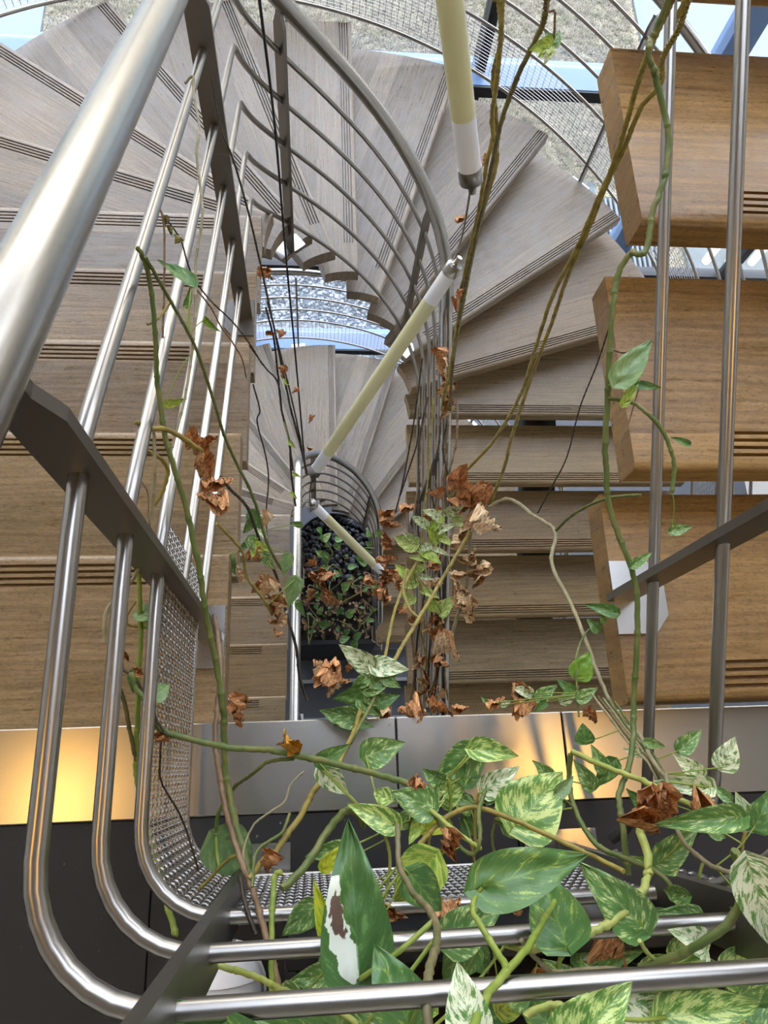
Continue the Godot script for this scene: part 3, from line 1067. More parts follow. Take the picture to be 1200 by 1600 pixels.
# ---------------------------------------------------------------- foliage, in metres
const CABLE_A := [Vector3(0.262, 0.608, -0.964), Vector3(0.260, 0.518, -1.013), Vector3(0.265, 0.184, -1.121), Vector3(0.273, -0.191, -1.112), Vector3(0.289, -0.536, -1.032), Vector3(0.312, -0.900, -0.836)]
const VINES := [
	{"called": "pothos_vine", "label": "olive vine hanging left of the yellow-green vine pair at the top", "category": "vine", "at": Vector3(0.718, 2.111, -1.100),
	"stems": [
		["olive", 0.0027, 0.0053, [0.000, 0.000, 0.000, 0.020, -0.600, 0.020, -0.010, -1.100, 0.050, -0.030, -1.500, 0.100, -0.028, -1.554, 0.103, -0.027, -1.589, 0.112, -0.038, -1.663, 0.107, -0.044, -1.738, 0.106, -0.045, -1.803, 0.110, -0.037, -1.931, 0.114, -0.030, -2.090, 0.116, -0.004, -2.341, 0.078, 0.030, -2.649, 0.058, 0.066, -2.921, 0.086]],
	],
	"leaves": [
	]},
	{"called": "pothos_vine", "label": "bundle of yellowish twining vine stems beside the upright light tube", "category": "vine", "at": Vector3(0.658, 2.067, -1.145),
	"stems": [
		["yellow", 0.0024, 0.0055, [0.000, 0.000, 0.000, 0.020, -0.600, 0.020, -0.010, -1.100, 0.050, -0.030, -1.500, 0.100, -0.022, -1.551, 0.096, -0.012, -1.607, 0.106, 0.001, -1.690, 0.106, 0.012, -1.773, 0.103, 0.036, -1.842, 0.124, 0.031, -1.936, 0.147, 0.038, -2.095, 0.148, 0.066, -2.344, 0.109, 0.095, -2.649, 0.077, 0.117, -2.969, 0.084]],
		["yellow", 0.0025, 0.0051, [-0.002, -0.014, -0.021, 0.018, -0.614, -0.001, -0.012, -1.114, 0.029, -0.032, -1.514, 0.079, -0.022, -1.565, 0.076, -0.006, -1.621, 0.088, -0.000, -1.702, 0.077, 0.024, -1.788, 0.086, 0.023, -1.871, 0.112, 0.030, -1.981, 0.124, 0.038, -2.163, 0.130, 0.065, -2.398, 0.111, 0.104, -2.763, 0.100]],
		["olive", 0.0025, 0.0034, [0.020, -1.765, 0.080, 0.038, -1.834, 0.100, 0.037, -1.922, 0.111, 0.047, -2.029, 0.115, 0.040, -2.119, 0.128, 0.043, -2.298, 0.123]],
	],
	"leaves": [
		["dead", 3, 0.64, 0, [0.054, -1.979, -0.027, 0.055, -1.985, -0.005, 0.52, 0.83, 0.19]],
		["dead", 3, 0.79, 0, [-0.006, -2.029, 0.099, 0.016, -2.026, 0.104, -0.25, 0.03, 0.97]],
		["dead", 3, 0.79, 0, [-0.006, -2.082, 0.251, -0.003, -2.086, 0.273, 0.49, 0.87, 0.10]],
		["dead", 4, 0.93, 0, [-0.007, -2.089, 0.272, -0.010, -2.091, 0.296, -0.38, 0.92, 0.03]],
	]},
	{"called": "pothos_vine", "label": "short dangling sprig with pale lime leaves near the top right", "category": "vine", "at": Vector3(0.699, 2.138, -1.032),
	"stems": [
		["brown", 0.0015, 0.0015, [0.000, 0.000, 0.000, 0.020, -0.600, 0.020, -0.010, -1.100, 0.050, -0.030, -1.500, 0.100, -0.024, -1.531, 0.130, -0.019, -1.557, 0.145, -0.019, -1.574, 0.162]],
	],
	"leaves": [
		["lime", 1, 0.75, 0, [-0.023, -1.560, 0.154, -0.053, -1.565, 0.157, -0.06, 0.82, 0.56]],
		["var", 0, 0.75, 0, [-0.021, -1.558, 0.147, -0.032, -1.555, 0.135, -0.30, 0.83, 0.47]],
		["var", 0, 0.75, 0, [-0.019, -1.560, 0.152, -0.010, -1.552, 0.133, -0.09, 0.94, 0.33]],
		["green", 1, 0.75, 0, [-0.019, -1.561, 0.156, -0.010, -1.558, 0.151, 0.00, 0.88, 0.48]],
		["cream", 1, 0.75, 0, [-0.023, -1.563, 0.161, -0.032, -1.570, 0.177, -0.07, 0.94, 0.34]],
		["lime", 2, 0.75, 0, [-0.023, -1.562, 0.157, -0.041, -1.567, 0.169, 0.00, 0.89, 0.46]],
	]},
	{"called": "pothos_vine", "label": "pair of yellow-green vines slanting from the top right to the dry leaves", "category": "vine", "at": Vector3(0.780, 2.273, -0.845),
	"stems": [
		["yellow", 0.0021, 0.0045, [0.000, 0.000, 0.000, 0.020, -0.600, 0.020, -0.010, -1.100, 0.050, -0.030, -1.500, 0.100, -0.026, -1.531, 0.097, -0.029, -1.586, 0.104, -0.023, -1.639, 0.104, -0.016, -1.694, 0.110, -0.004, -1.776, 0.107, -0.000, -1.850, 0.105, 0.005, -1.955, 0.105, 0.006, -2.093, 0.103, 0.015, -2.249, 0.125, 0.029, -2.422, 0.137, 0.009, -2.613, 0.162, -0.033, -2.783, 0.179, -0.062, -2.855, 0.224]],
		["yellow", 0.0021, 0.0043, [0.014, -0.001, 0.007, 0.034, -0.601, 0.027, 0.004, -1.101, 0.057, -0.016, -1.501, 0.107, -0.013, -1.522, 0.108, -0.009, -1.555, 0.111, -0.013, -1.589, 0.115, -0.002, -1.621, 0.119, -0.010, -1.663, 0.115, -0.002, -1.734, 0.109, -0.000, -1.819, 0.108, 0.006, -1.882, 0.108, 0.016, -2.028, 0.102, 0.028, -2.167, 0.109, 0.032, -2.336, 0.136, 0.039, -2.541, 0.177, 0.040, -2.641, 0.220, 0.024, -2.759, 0.281]],
	],
	"leaves": [
	]},
	{"called": "pothos_vine", "label": "long green vine twisting down in front of the right-hand treads", "category": "vine", "at": Vector3(0.749, 2.292, -0.786),
	"stems": [
		["green", 0.0034, 0.0035, [0.000, 0.000, 0.000, 0.020, -0.600, 0.020, -0.010, -1.100, 0.050, -0.030, -1.500, 0.100, -0.045, -1.535, 0.136, -0.035, -1.550, 0.150, -0.027, -1.562, 0.158, -0.010, -1.585, 0.198, -0.011, -1.596, 0.229, -0.017, -1.606, 0.256, -0.028, -1.617, 0.283, -0.034, -1.630, 0.320, -0.042, -1.634, 0.329, -0.049, -1.643, 0.321, -0.060, -1.660, 0.338, -0.065, -1.673, 0.372, -0.065, -1.696, 0.409, -0.064, -1.725, 0.461, -0.063, -1.754, 0.515, -0.058, -1.773, 0.540, -0.051, -1.794, 0.574, -0.041, -1.804, 0.604, -0.029, -1.813, 0.634, -0.018, -1.825, 0.671, -0.017, -1.840, 0.716, -0.019, -1.856, 0.760, -0.022, -1.872, 0.805, -0.031, -1.865, 0.842, -0.046, -1.857, 0.878, -0.065, -1.847, 0.905, -0.070, -1.838, 0.938, -0.072, -1.834, 0.988]],
		["green", 0.0026, 0.0025, [-0.064, -1.725, 0.463, -0.042, -1.716, 0.472, -0.031, -1.709, 0.486, -0.013, -1.713, 0.504, 0.000, -1.721, 0.529, 0.005, -1.728, 0.550, 0.002, -1.737, 0.577]],
		["brown", 0.0010, 0.0010, [-0.038, -1.770, 0.507, -0.024, -1.756, 0.471, -0.013, -1.741, 0.430, -0.024, -1.733, 0.404]],
		["brown", 0.0013, 0.0013, [-0.058, -1.714, 0.402, -0.045, -1.706, 0.412, -0.033, -1.703, 0.408]],
	],
	"leaves": [
		["sage", 0, 0.50, 1, [-0.060, -1.701, 0.454, -0.018, -1.680, 0.407, -0.20, 0.95, 0.24]],
		["green", 2, 0.35, 1, [-0.032, -1.709, 0.454, -0.003, -1.707, 0.458, -0.10, 0.93, 0.35]],
		["green", 1, 0.40, 0, [0.021, -1.717, 0.526, 0.002, -1.716, 0.517, -0.12, 0.92, 0.37]],
		["lime", 0, 0.30, 1, [-0.049, -1.717, 0.474, -0.028, -1.703, 0.441, -0.24, 0.94, 0.24]],
		["var", 2, 0.50, 1, [0.015, -1.780, 0.612, 0.042, -1.775, 0.607, -0.13, 0.98, 0.16]],
		["var", 1, 0.42, 1, [-0.027, -1.807, 0.647, -0.001, -1.799, 0.631, -0.23, 0.97, 0.13]],
	]},
	{"called": "pothos_vine", "label": "thin dark tendril crossing the lower right-hand treads", "category": "vine", "at": Vector3(0.743, 0.490, -0.484),
	"stems": [
		["dark", 0.0011, 0.0021, [0.000, 0.000, 0.000, 0.057, -0.192, -0.044, 0.137, -0.479, -0.111, 0.197, -0.737, -0.116, 0.194, -0.854, -0.087, 0.179, -0.944, -0.047]],
	],
	"leaves": [
	]},
	{"called": "pothos_vine", "label": "forked grey-green vine below the dry curled leaves", "category": "vine", "at": Vector3(0.792, -0.441, -0.545),
	"stems": [
		["greygreen", 0.0042, 0.0029, [0.000, 0.000, 0.000, 0.015, 0.102, 0.016, 0.022, 0.193, 0.063, 0.021, 0.280, 0.119, 0.020, 0.412, 0.198, -0.019, 0.485, 0.283, -0.031, 0.589, 0.377, -0.042, 0.668, 0.454, -0.050, 0.721, 0.513, -0.043, 0.754, 0.572, -0.035, 0.798, 0.600, -0.042, 0.840, 0.631, -0.036, 0.855, 0.650]],
		["green", 0.0032, 0.0023, [0.020, 0.412, 0.198, 0.026, 0.519, 0.197, 0.020, 0.668, 0.225, 0.011, 0.811, 0.271]],
		["green", 0.0015, 0.0016, [-0.096, 0.749, 0.571, -0.091, 0.740, 0.536, -0.085, 0.735, 0.491, -0.057, 0.710, 0.451, -0.033, 0.716, 0.438]],
	],
	"leaves": [
		["green", 2, 0.42, 1, [-0.024, 0.752, 0.429, -0.069, 0.753, 0.416, -0.06, 0.98, 0.19]],
		["green", 1, 0.80, 1, [-0.046, 0.732, 0.450, -0.061, 0.736, 0.435, -0.07, 0.95, 0.30]],
		["green", 2, 0.80, 1, [-0.041, 0.747, 0.441, -0.047, 0.750, 0.430, -0.15, 0.92, 0.35]],
		["bright", 0, 0.85, 1, [-0.086, 0.737, 0.516, -0.069, 0.750, 0.483, -0.31, 0.93, 0.21]],
		["var", 0, 0.40, 1, [-0.071, 0.737, 0.520, -0.091, 0.737, 0.516, -0.05, 0.99, 0.11]],
		["dead", 4, 0.93, 0, [0.002, -0.392, -0.707, -0.007, -0.421, -0.660, -0.87, 0.48, 0.13]],
		["tan", 3, 0.85, 0, [-0.005, -0.405, -0.672, -0.021, -0.419, -0.617, -0.58, 0.82, 0.04]],
		["dead", 3, 0.75, 0, [0.025, -0.429, -0.594, -0.023, -0.412, -0.621, -0.17, 0.68, 0.72]],
		["tan", 4, 0.95, 0, [0.018, -0.434, -0.581, -0.037, -0.444, -0.571, -0.17, 0.98, 0.03]],
		["dead", 4, 0.62, 0, [0.005, -0.458, -0.517, -0.018, -0.456, -0.572, 0.04, 1.00, 0.01]],
		["tan", 4, 0.86, 0, [0.014, -0.454, -0.526, -0.022, -0.466, -0.482, -0.15, 0.98, 0.15]],
		["dead", 3, 0.64, 0, [-0.094, -0.036, -0.079, -0.023, -0.025, -0.005, 0.14, 0.95, -0.27]],
		["dead", 4, 0.93, 0, [-0.046, -0.043, -0.044, 0.000, -0.046, 0.005, 0.50, 0.75, -0.43]],
		["tan", 4, 0.84, 0, [-0.021, -0.002, 0.001, 0.019, -0.036, 0.057, -0.68, 0.30, 0.67]],
		["dead", 4, 0.70, 0, [-0.088, -0.058, -0.043, -0.026, -0.070, -0.040, 0.10, 0.66, 0.74]],
	]},
	{"called": "pothos_vine", "label": "withered brown vines wound round the rods of the right inner railing", "category": "vine", "at": Vector3(0.734, -1.006, -1.080),
	"stems": [
		["brown", 0.0038, 0.0036, [0.000, 0.000, 0.000, -0.019, -0.011, 0.087, -0.030, -0.045, 0.243, -0.051, -0.062, 0.347, -0.046, -0.083, 0.469, -0.055, -0.108, 0.599, -0.067, -0.130, 0.720, -0.062, -0.156, 0.860, -0.078, -0.171, 0.958]],
		["dark", 0.0038, 0.0036, [0.009, 0.025, -0.071, -0.024, -0.011, 0.086, -0.028, -0.042, 0.235, -0.037, -0.058, 0.341, -0.031, -0.082, 0.473, -0.019, -0.101, 0.592, -0.045, -0.132, 0.734, -0.058, -0.156, 0.860, -0.062, -0.168, 0.953]],
		["yellow", 0.0038, 0.0036, [0.031, 0.027, -0.069, 0.011, -0.015, 0.107, 0.003, -0.034, 0.221, -0.015, -0.056, 0.341, -0.021, -0.085, 0.482, -0.008, -0.104, 0.602, -0.036, -0.126, 0.719, -0.020, -0.145, 0.839, -0.057, -0.171, 0.963]],
		["dark", 0.0038, 0.0036, [0.055, 0.008, -0.006, 0.044, -0.010, 0.103, 0.009, -0.033, 0.221, 0.032, -0.062, 0.372, 0.026, -0.078, 0.478, 0.007, -0.107, 0.615, -0.002, -0.129, 0.737, -0.014, -0.148, 0.850, -0.016, -0.164, 0.955]],
		["brown", 0.0038, 0.0036, [0.084, 0.037, -0.082, 0.073, -0.013, 0.120, 0.052, -0.028, 0.217, 0.053, -0.051, 0.347, 0.047, -0.080, 0.490, 0.003, -0.100, 0.594, 0.017, -0.124, 0.729, 0.013, -0.149, 0.860, -0.015, -0.161, 0.947]],
		["dark", 0.0038, 0.0036, [0.079, 0.007, 0.004, 0.059, -0.012, 0.114, 0.077, -0.035, 0.246, 0.059, -0.060, 0.372, 0.036, -0.081, 0.489, 0.033, -0.106, 0.619, 0.042, -0.121, 0.727, 0.024, -0.138, 0.831, -0.003, -0.166, 0.966]],
		["brown", 0.0038, 0.0036, [0.114, 0.033, -0.062, 0.106, 0.001, 0.090, 0.069, -0.036, 0.246, 0.093, -0.050, 0.354, 0.062, -0.072, 0.470, 0.077, -0.097, 0.607, 0.039, -0.127, 0.744, 0.038, -0.145, 0.856, 0.047, -0.159, 0.962]],
	],
	"leaves": [
		["tan", 3, 0.75, 0, [-0.080, -0.095, 0.707, -0.027, -0.096, 0.708, 0.03, 1.00, 0.01]],
		["dead", 3, 0.66, 0, [-0.000, -0.168, 0.941, 0.014, -0.163, 0.903, -0.67, 0.72, -0.16]],
		["dead", 4, 0.60, 0, [-0.026, -0.153, 0.890, -0.035, -0.138, 0.857, 0.08, 0.92, 0.39]],
		["tan", 3, 0.90, 0, [0.024, -0.073, 0.677, 0.025, -0.084, 0.718, -0.63, 0.76, 0.20]],
		["dead", 4, 0.80, 0, [0.008, -0.090, 0.720, 0.017, -0.087, 0.683, -0.08, 0.99, 0.06]],
		["tan", 3, 0.83, 0, [0.016, -0.039, 0.575, -0.007, -0.042, 0.601, 0.54, 0.62, 0.57]],
		["dead", 3, 0.88, 0, [0.006, -0.081, 0.694, 0.018, -0.096, 0.727, -0.69, 0.53, 0.49]],
		["tan", 3, 0.66, 0, [-0.009, -0.159, 0.915, -0.032, -0.178, 0.936, -0.52, 0.84, 0.16]],
		["dead", 3, 0.95, 0, [0.015, -0.122, 0.815, 0.038, -0.142, 0.862, -0.77, 0.35, 0.53]],
		["tan", 4, 0.91, 0, [0.037, -0.166, 0.948, 0.003, -0.165, 0.952, -0.02, 0.85, -0.53]],
		["dead", 4, 0.85, 0, [0.011, -0.108, 0.771, 0.052, -0.087, 0.744, -0.56, 0.79, -0.24]],
		["dead", 3, 0.94, 0, [0.016, -0.064, 0.649, -0.026, -0.063, 0.647, 0.02, 0.96, 0.28]],
		["tan", 3, 0.73, 0, [-0.023, -0.160, 0.912, -0.053, -0.165, 0.884, 0.01, 0.98, -0.19]],
		["tan", 4, 0.81, 0, [-0.031, -0.056, 0.609, 0.016, -0.037, 0.588, -0.52, 0.68, -0.52]],
		["tan", 3, 0.65, 0, [-0.015, -0.100, 0.742, -0.008, -0.079, 0.704, -0.55, 0.77, 0.33]],
		["tan", 3, 0.79, 0, [-0.044, -0.139, 0.847, -0.056, -0.111, 0.805, -0.47, 0.66, 0.58]],
		["dead", 3, 0.95, 0, [-0.059, -0.169, 0.928, -0.030, -0.166, 0.941, -0.37, 0.61, 0.70]],
		["tan", 3, 0.80, 0, [0.023, -0.102, 0.760, 0.014, -0.092, 0.708, 0.35, 0.93, 0.12]],
		["dead", 4, 0.73, 0, [0.019, 0.026, 0.391, -0.034, 0.032, 0.390, 0.10, 0.83, -0.56]],
		["dead", 3, 0.75, 0, [0.012, -0.006, 0.479, -0.020, -0.006, 0.506, -0.43, 0.76, -0.50]],
		["dead", 4, 0.89, 0, [-0.042, -0.136, 0.837, -0.024, -0.120, 0.813, -0.21, 0.88, 0.42]],
		["dead", 4, 0.85, 0, [0.013, -0.065, 0.650, 0.068, -0.073, 0.648, 0.10, 0.49, 0.87]],
		["dead", 4, 0.82, 0, [-0.043, 0.020, 0.387, -0.008, 0.004, 0.411, 0.38, 0.92, 0.06]],
		["dead", 4, 0.88, 0, [0.025, 0.051, 0.320, -0.015, 0.052, 0.297, 0.18, 0.95, -0.27]],
		["dead", 4, 0.91, 0, [-0.013, -0.026, 0.531, 0.028, -0.017, 0.501, 0.15, 0.87, 0.48]],
		["dead", 3, 0.62, 0, [-0.016, -0.171, 0.945, 0.002, -0.181, 0.978, -0.56, 0.67, 0.49]],
		["dead", 3, 0.65, 0, [-0.087, -0.583, 0.428, -0.125, -0.572, 0.401, 0.09, 0.96, 0.27]],
		["dead", 3, 0.91, 0, [-0.123, -0.506, 0.197, -0.078, -0.510, 0.182, -0.18, 0.67, -0.72]],
		["dead", 4, 0.94, 0, [-0.070, -0.495, 0.181, -0.102, -0.527, 0.222, -0.46, 0.84, 0.28]],
		["dead", 3, 0.90, 0, [-0.106, -0.546, 0.315, -0.105, -0.516, 0.254, 0.32, 0.85, 0.42]],
		["dead", 4, 0.91, 0, [-0.056, -0.534, 0.295, -0.013, -0.542, 0.298, 0.20, 0.95, -0.24]],
		["dead", 4, 0.67, 0, [-0.011, -0.623, 0.566, -0.012, -0.601, 0.520, -0.82, 0.51, 0.27]],
		["dead", 3, 0.87, 0, [-0.103, -0.505, 0.199, -0.061, -0.502, 0.251, -0.74, 0.35, 0.57]],
		["dead", 4, 0.68, 0, [-0.044, -0.568, 0.397, -0.045, -0.596, 0.458, -0.60, 0.74, 0.32]],
		["dead", 4, 0.78, 0, [-0.126, -0.560, 0.350, -0.092, -0.555, 0.376, -0.51, 0.68, 0.52]],
		["dead", 3, 0.63, 0, [-0.102, -0.567, 0.375, -0.053, -0.563, 0.344, -0.33, 0.85, -0.42]],
		["dead", 4, 0.81, 0, [-0.029, -0.585, 0.452, -0.033, -0.609, 0.505, -0.56, 0.77, 0.30]],
		["dead", 3, 0.62, 0, [-0.034, -0.482, 0.154, 0.021, -0.472, 0.177, -0.42, 0.38, 0.82]],
	]},
	{"called": "pothos_vine", "label": "string of pale dry leaves hanging beside the right railing", "category": "vine", "at": Vector3(0.765, -0.495, -0.550),
	"stems": [
		["greygreen", 0.0043, 0.0042, [0.000, 0.000, 0.000, -0.023, 0.024, 0.078, -0.027, 0.001, 0.141, -0.038, -0.027, 0.219, -0.062, -0.051, 0.281, -0.074, -0.068, 0.327]],
	],
	"leaves": [
		["tan", 3, 0.83, 0, [-0.039, 0.004, 0.130, -0.005, 0.013, 0.114, 0.17, 0.66, 0.73]],
		["tan", 3, 0.71, 0, [-0.015, 0.005, 0.133, -0.060, 0.003, 0.133, -0.05, 0.93, 0.37]],
		["tan", 3, 0.68, 0, [-0.027, 0.005, 0.131, -0.009, 0.003, 0.159, -0.27, 0.93, 0.25]],
		["tan", 4, 0.79, 0, [0.009, 0.005, 0.142, -0.028, 0.002, 0.172, 0.33, 0.82, 0.47]],
		["tan", 4, 0.64, 0, [-0.070, -0.010, 0.162, -0.028, -0.003, 0.170, -0.24, 0.82, 0.52]],
		["tan", 3, 0.71, 0, [-0.029, -0.010, 0.172, 0.014, -0.015, 0.182, 0.12, 0.99, 0.01]],
		["tan", 4, 0.60, 0, [0.008, -0.006, 0.172, -0.018, -0.025, 0.204, -0.20, 0.90, 0.39]],
		["tan", 3, 0.62, 0, [-0.031, -0.023, 0.210, -0.065, -0.009, 0.189, -0.24, 0.56, 0.79]],
		["tan", 4, 0.81, 0, [-0.030, -0.027, 0.222, -0.066, -0.028, 0.195, -0.58, 0.36, 0.73]],
		["tan", 4, 0.65, 0, [-0.030, -0.032, 0.235, -0.062, -0.027, 0.204, -0.43, 0.72, 0.54]],
		["tan", 4, 0.92, 0, [-0.027, -0.037, 0.251, -0.031, -0.032, 0.211, 0.19, 0.98, 0.10]],
		["tan", 3, 0.79, 0, [-0.026, -0.035, 0.247, -0.065, -0.033, 0.238, 0.19, 0.83, -0.53]],
		["tan", 3, 0.82, 0, [-0.054, -0.037, 0.242, -0.012, -0.031, 0.267, 0.17, 0.86, -0.48]],
		["tan", 3, 0.91, 0, [-0.034, -0.047, 0.279, -0.022, -0.028, 0.252, 0.52, 0.55, 0.65]],
		["tan", 4, 0.79, 0, [-0.121, -0.031, 0.359, -0.063, -0.020, 0.373, 0.04, 0.68, -0.73]],
		["tan", 3, 0.70, 0, [-0.065, -0.004, 0.084, -0.014, 0.010, 0.042, 0.24, 0.80, 0.55]],
	]},
	{"called": "pothos_vine", "label": "long yellow vine with sprays of pale variegated leaves before the planter bed", "category": "vine", "at": Vector3(0.361, 0.251, 0.092),
	"stems": [
		["yellow", 0.0033, 0.0049, [0.000, 0.000, 0.000, 0.027, -0.087, -0.048, 0.070, -0.271, -0.117, 0.113, -0.406, -0.176, 0.167, -0.532, -0.257, 0.219, -0.606, -0.334, 0.281, -0.674, -0.426, 0.333, -0.695, -0.504, 0.381, -0.717, -0.579]],
		["yellow", 0.0030, 0.0044, [0.092, -0.317, -0.132, 0.135, -0.534, -0.259, 0.176, -0.702, -0.378, 0.223, -0.769, -0.475, 0.286, -0.833, -0.580, 0.307, -0.802, -0.662]],
		["yellow", 0.0031, 0.0034, [0.226, -0.608, -0.327, 0.203, -0.650, -0.366, 0.195, -0.684, -0.421, 0.209, -0.716, -0.478]],
	],
	"leaves": [
		["cream", 2, 0.47, 1, [0.256, -0.784, -0.575, 0.209, -0.773, -0.595, -0.16, 0.65, 0.74]],
		["palelime", 1, 0.61, 1, [0.247, -0.788, -0.567, 0.183, -0.822, -0.592, -0.55, 0.65, 0.52]],
		["cream", 0, 0.60, 1, [0.278, -0.767, -0.617, 0.235, -0.793, -0.644, -0.65, 0.59, 0.48]],
		["cream", 0, 0.60, 1, [0.316, -0.761, -0.626, 0.264, -0.728, -0.645, 0.55, 0.84, -0.03]],
		["cream", 2, 0.40, 1, [0.302, -0.772, -0.597, 0.343, -0.714, -0.599, -0.81, 0.58, 0.08]],
		["palelime", 2, 0.51, 1, [0.315, -0.775, -0.584, 0.335, -0.742, -0.549, -0.67, 0.69, -0.28]],
		["cream", 2, 0.56, 1, [0.285, -0.786, -0.562, 0.247, -0.796, -0.548, -0.20, 0.97, 0.16]],
		["cream", 0, 0.42, 1, [0.295, -0.788, -0.552, 0.339, -0.784, -0.533, 0.01, 0.97, -0.24]],
		["palelime", 2, 0.48, 1, [0.278, -0.796, -0.534, 0.228, -0.786, -0.528, 0.23, 0.88, 0.41]],
		["palelime", 0, 0.43, 1, [0.264, -0.806, -0.510, 0.218, -0.831, -0.494, -0.14, 0.70, 0.70]],
		["cream", 1, 0.41, 1, [0.255, -0.815, -0.486, 0.294, -0.792, -0.471, -0.56, 0.81, 0.19]],
		["palelime", 2, 0.49, 1, [0.247, -0.823, -0.467, 0.202, -0.854, -0.470, -0.57, 0.81, 0.12]],
		["palelime", 1, 0.46, 1, [0.264, -0.829, -0.446, 0.317, -0.840, -0.435, 0.24, 0.95, -0.18]],
		["palelime", 0, 0.54, 1, [0.243, -0.836, -0.430, 0.210, -0.854, -0.412, -0.38, 0.90, 0.21]],
		["lime", 2, 0.64, 1, [0.280, -0.838, -0.413, 0.331, -0.855, -0.407, 0.22, 0.86, 0.46]],
		["palelime", 1, 0.64, 1, [0.314, -0.842, -0.391, 0.345, -0.791, -0.427, -0.75, 0.62, 0.25]],
		["lime", 1, 0.58, 1, [0.230, -0.820, -0.479, 0.193, -0.813, -0.521, 0.06, 0.99, 0.12]],
		["lime", 0, 0.62, 1, [0.268, -0.793, -0.547, 0.309, -0.767, -0.508, -0.12, 0.88, -0.46]],
		["lime", 1, 0.56, 1, [0.305, -0.780, -0.573, 0.273, -0.742, -0.597, 0.29, 0.68, 0.68]],
		["cream", 2, 0.53, 1, [0.333, -0.752, -0.644, 0.367, -0.701, -0.644, -0.54, 0.36, 0.76]],
		["palelime", 2, 0.44, 1, [0.346, -0.758, -0.624, 0.401, -0.798, -0.619, 0.57, 0.79, 0.21]],
		["palelime", 1, 0.50, 1, [0.220, -0.832, -0.447, 0.248, -0.857, -0.409, -0.33, 0.67, 0.67]],
		["lime", 0, 0.53, 1, [0.292, -0.772, -0.601, 0.320, -0.742, -0.630, -0.70, 0.71, 0.05]],
	]},
	{"called": "pothos_vine", "label": "bushy spray of large white-veined leaves rising past the landing edge", "category": "vine", "at": Vector3(0.358, 0.198, 0.088),
	"stems": [
		["yellow", 0.0035, 0.0042, [0.000, 0.000, 0.000, 0.031, -0.057, -0.040, 0.051, -0.124, -0.086, 0.067, -0.159, -0.135, 0.078, -0.176, -0.175]],
		["green", 0.0025, 0.0028, [0.034, -0.056, -0.044, 0.072, -0.116, -0.105, 0.103, -0.148, -0.155]],
	],
	"leaves": [
		["cream", 0, 0.60, 1, [0.075, -0.116, -0.165, 0.019, -0.109, -0.200, -0.18, 0.88, 0.44]],
		["cream", 0, 0.60, 1, [0.077, -0.115, -0.167, 0.137, -0.112, -0.159, -0.05, 1.00, -0.01]],
		["var", 2, 0.60, 1, [0.063, -0.128, -0.132, 0.118, -0.115, -0.153, -0.20, 0.98, 0.07]],
		["green", 0, 0.60, 1, [0.065, -0.130, -0.127, 0.009, -0.140, -0.114, -0.06, 0.89, 0.46]],
		["var", 1, 0.60, 1, [0.068, -0.131, -0.122, 0.116, -0.132, -0.107, -0.13, 0.88, 0.45]],
		["green", 2, 0.60, 1, [0.052, -0.142, -0.097, 0.009, -0.154, -0.074, -0.21, 0.97, 0.13]],
		["var", 1, 0.60, 1, [0.050, -0.145, -0.087, -0.015, -0.149, -0.095, -0.10, 0.93, 0.35]],
		["var", 1, 0.60, 1, [0.054, -0.136, -0.112, 0.094, -0.141, -0.086, 0.12, 0.99, 0.02]],
		["var", 1, 0.60, 1, [0.068, -0.123, -0.147, 0.036, -0.132, -0.130, -0.23, 0.97, 0.10]],
		["green", 2, 0.60, 1, [0.084, -0.135, -0.106, 0.121, -0.127, -0.120, -0.23, 0.97, -0.02]],
		["var", 2, 0.60, 1, [0.094, -0.120, -0.146, 0.124, -0.123, -0.130, 0.05, 1.00, 0.07]],
		["green", 0, 0.60, 1, [0.046, -0.149, -0.078, 0.078, -0.148, -0.071, 0.03, 0.95, -0.31]],
		["dead", 3, 0.78, 0, [0.018, -0.199, -0.186, -0.021, -0.214, -0.176, 0.01, 0.56, 0.83]],
		["dead", 4, 0.75, 0, [0.002, -0.203, -0.180, 0.033, -0.207, -0.147, -0.53, 0.61, 0.58]],
		["tan", 3, 0.71, 0, [0.003, -0.205, -0.174, -0.025, -0.220, -0.157, -0.62, 0.66, -0.43]],
		["tan", 4, 0.94, 0, [0.088, -0.225, -0.092, 0.117, -0.222, -0.116, 0.21, 0.90, 0.38]],
		["dead", 4, 0.68, 0, [0.158, -0.208, -0.121, 0.131, -0.229, -0.094, 0.18, 0.68, 0.71]],
		["tan", 3, 0.79, 0, [0.155, -0.212, -0.110, 0.173, -0.216, -0.093, -0.34, 0.76, 0.55]],
		["dead", 4, 0.77, 0, [0.085, -0.219, -0.110, 0.097, -0.234, -0.084, 0.40, 0.86, 0.31]],
		["tan", 3, 0.90, 0, [0.024, -0.212, -0.149, -0.001, -0.212, -0.135, -0.31, 0.76, -0.58]],
		["dead", 3, 0.73, 0, [0.048, -0.199, -0.177, 0.032, -0.208, -0.171, -0.51, 0.81, -0.27]],
	]},
	{"called": "pothos_vine", "label": "green vine climbing over the left railing rods to the landing corner", "category": "vine", "at": Vector3(0.151, 0.652, -0.451),
	"stems": [
		["green", 0.0026, 0.0051, [0.000, 0.000, 0.000, 0.003, -0.011, 0.001, 0.005, -0.045, 0.009, 0.004, -0.090, 0.046, -0.000, -0.137, 0.087, 0.005, -0.175, 0.137, 0.014, -0.208, 0.174, 0.024, -0.242, 0.213, 0.035, -0.282, 0.270, 0.042, -0.323, 0.330, 0.053, -0.365, 0.392, 0.061, -0.382, 0.442, 0.063, -0.396, 0.484, 0.064, -0.410, 0.525, 0.077, -0.407, 0.582, 0.095, -0.392, 0.636, 0.104, -0.380, 0.665]],
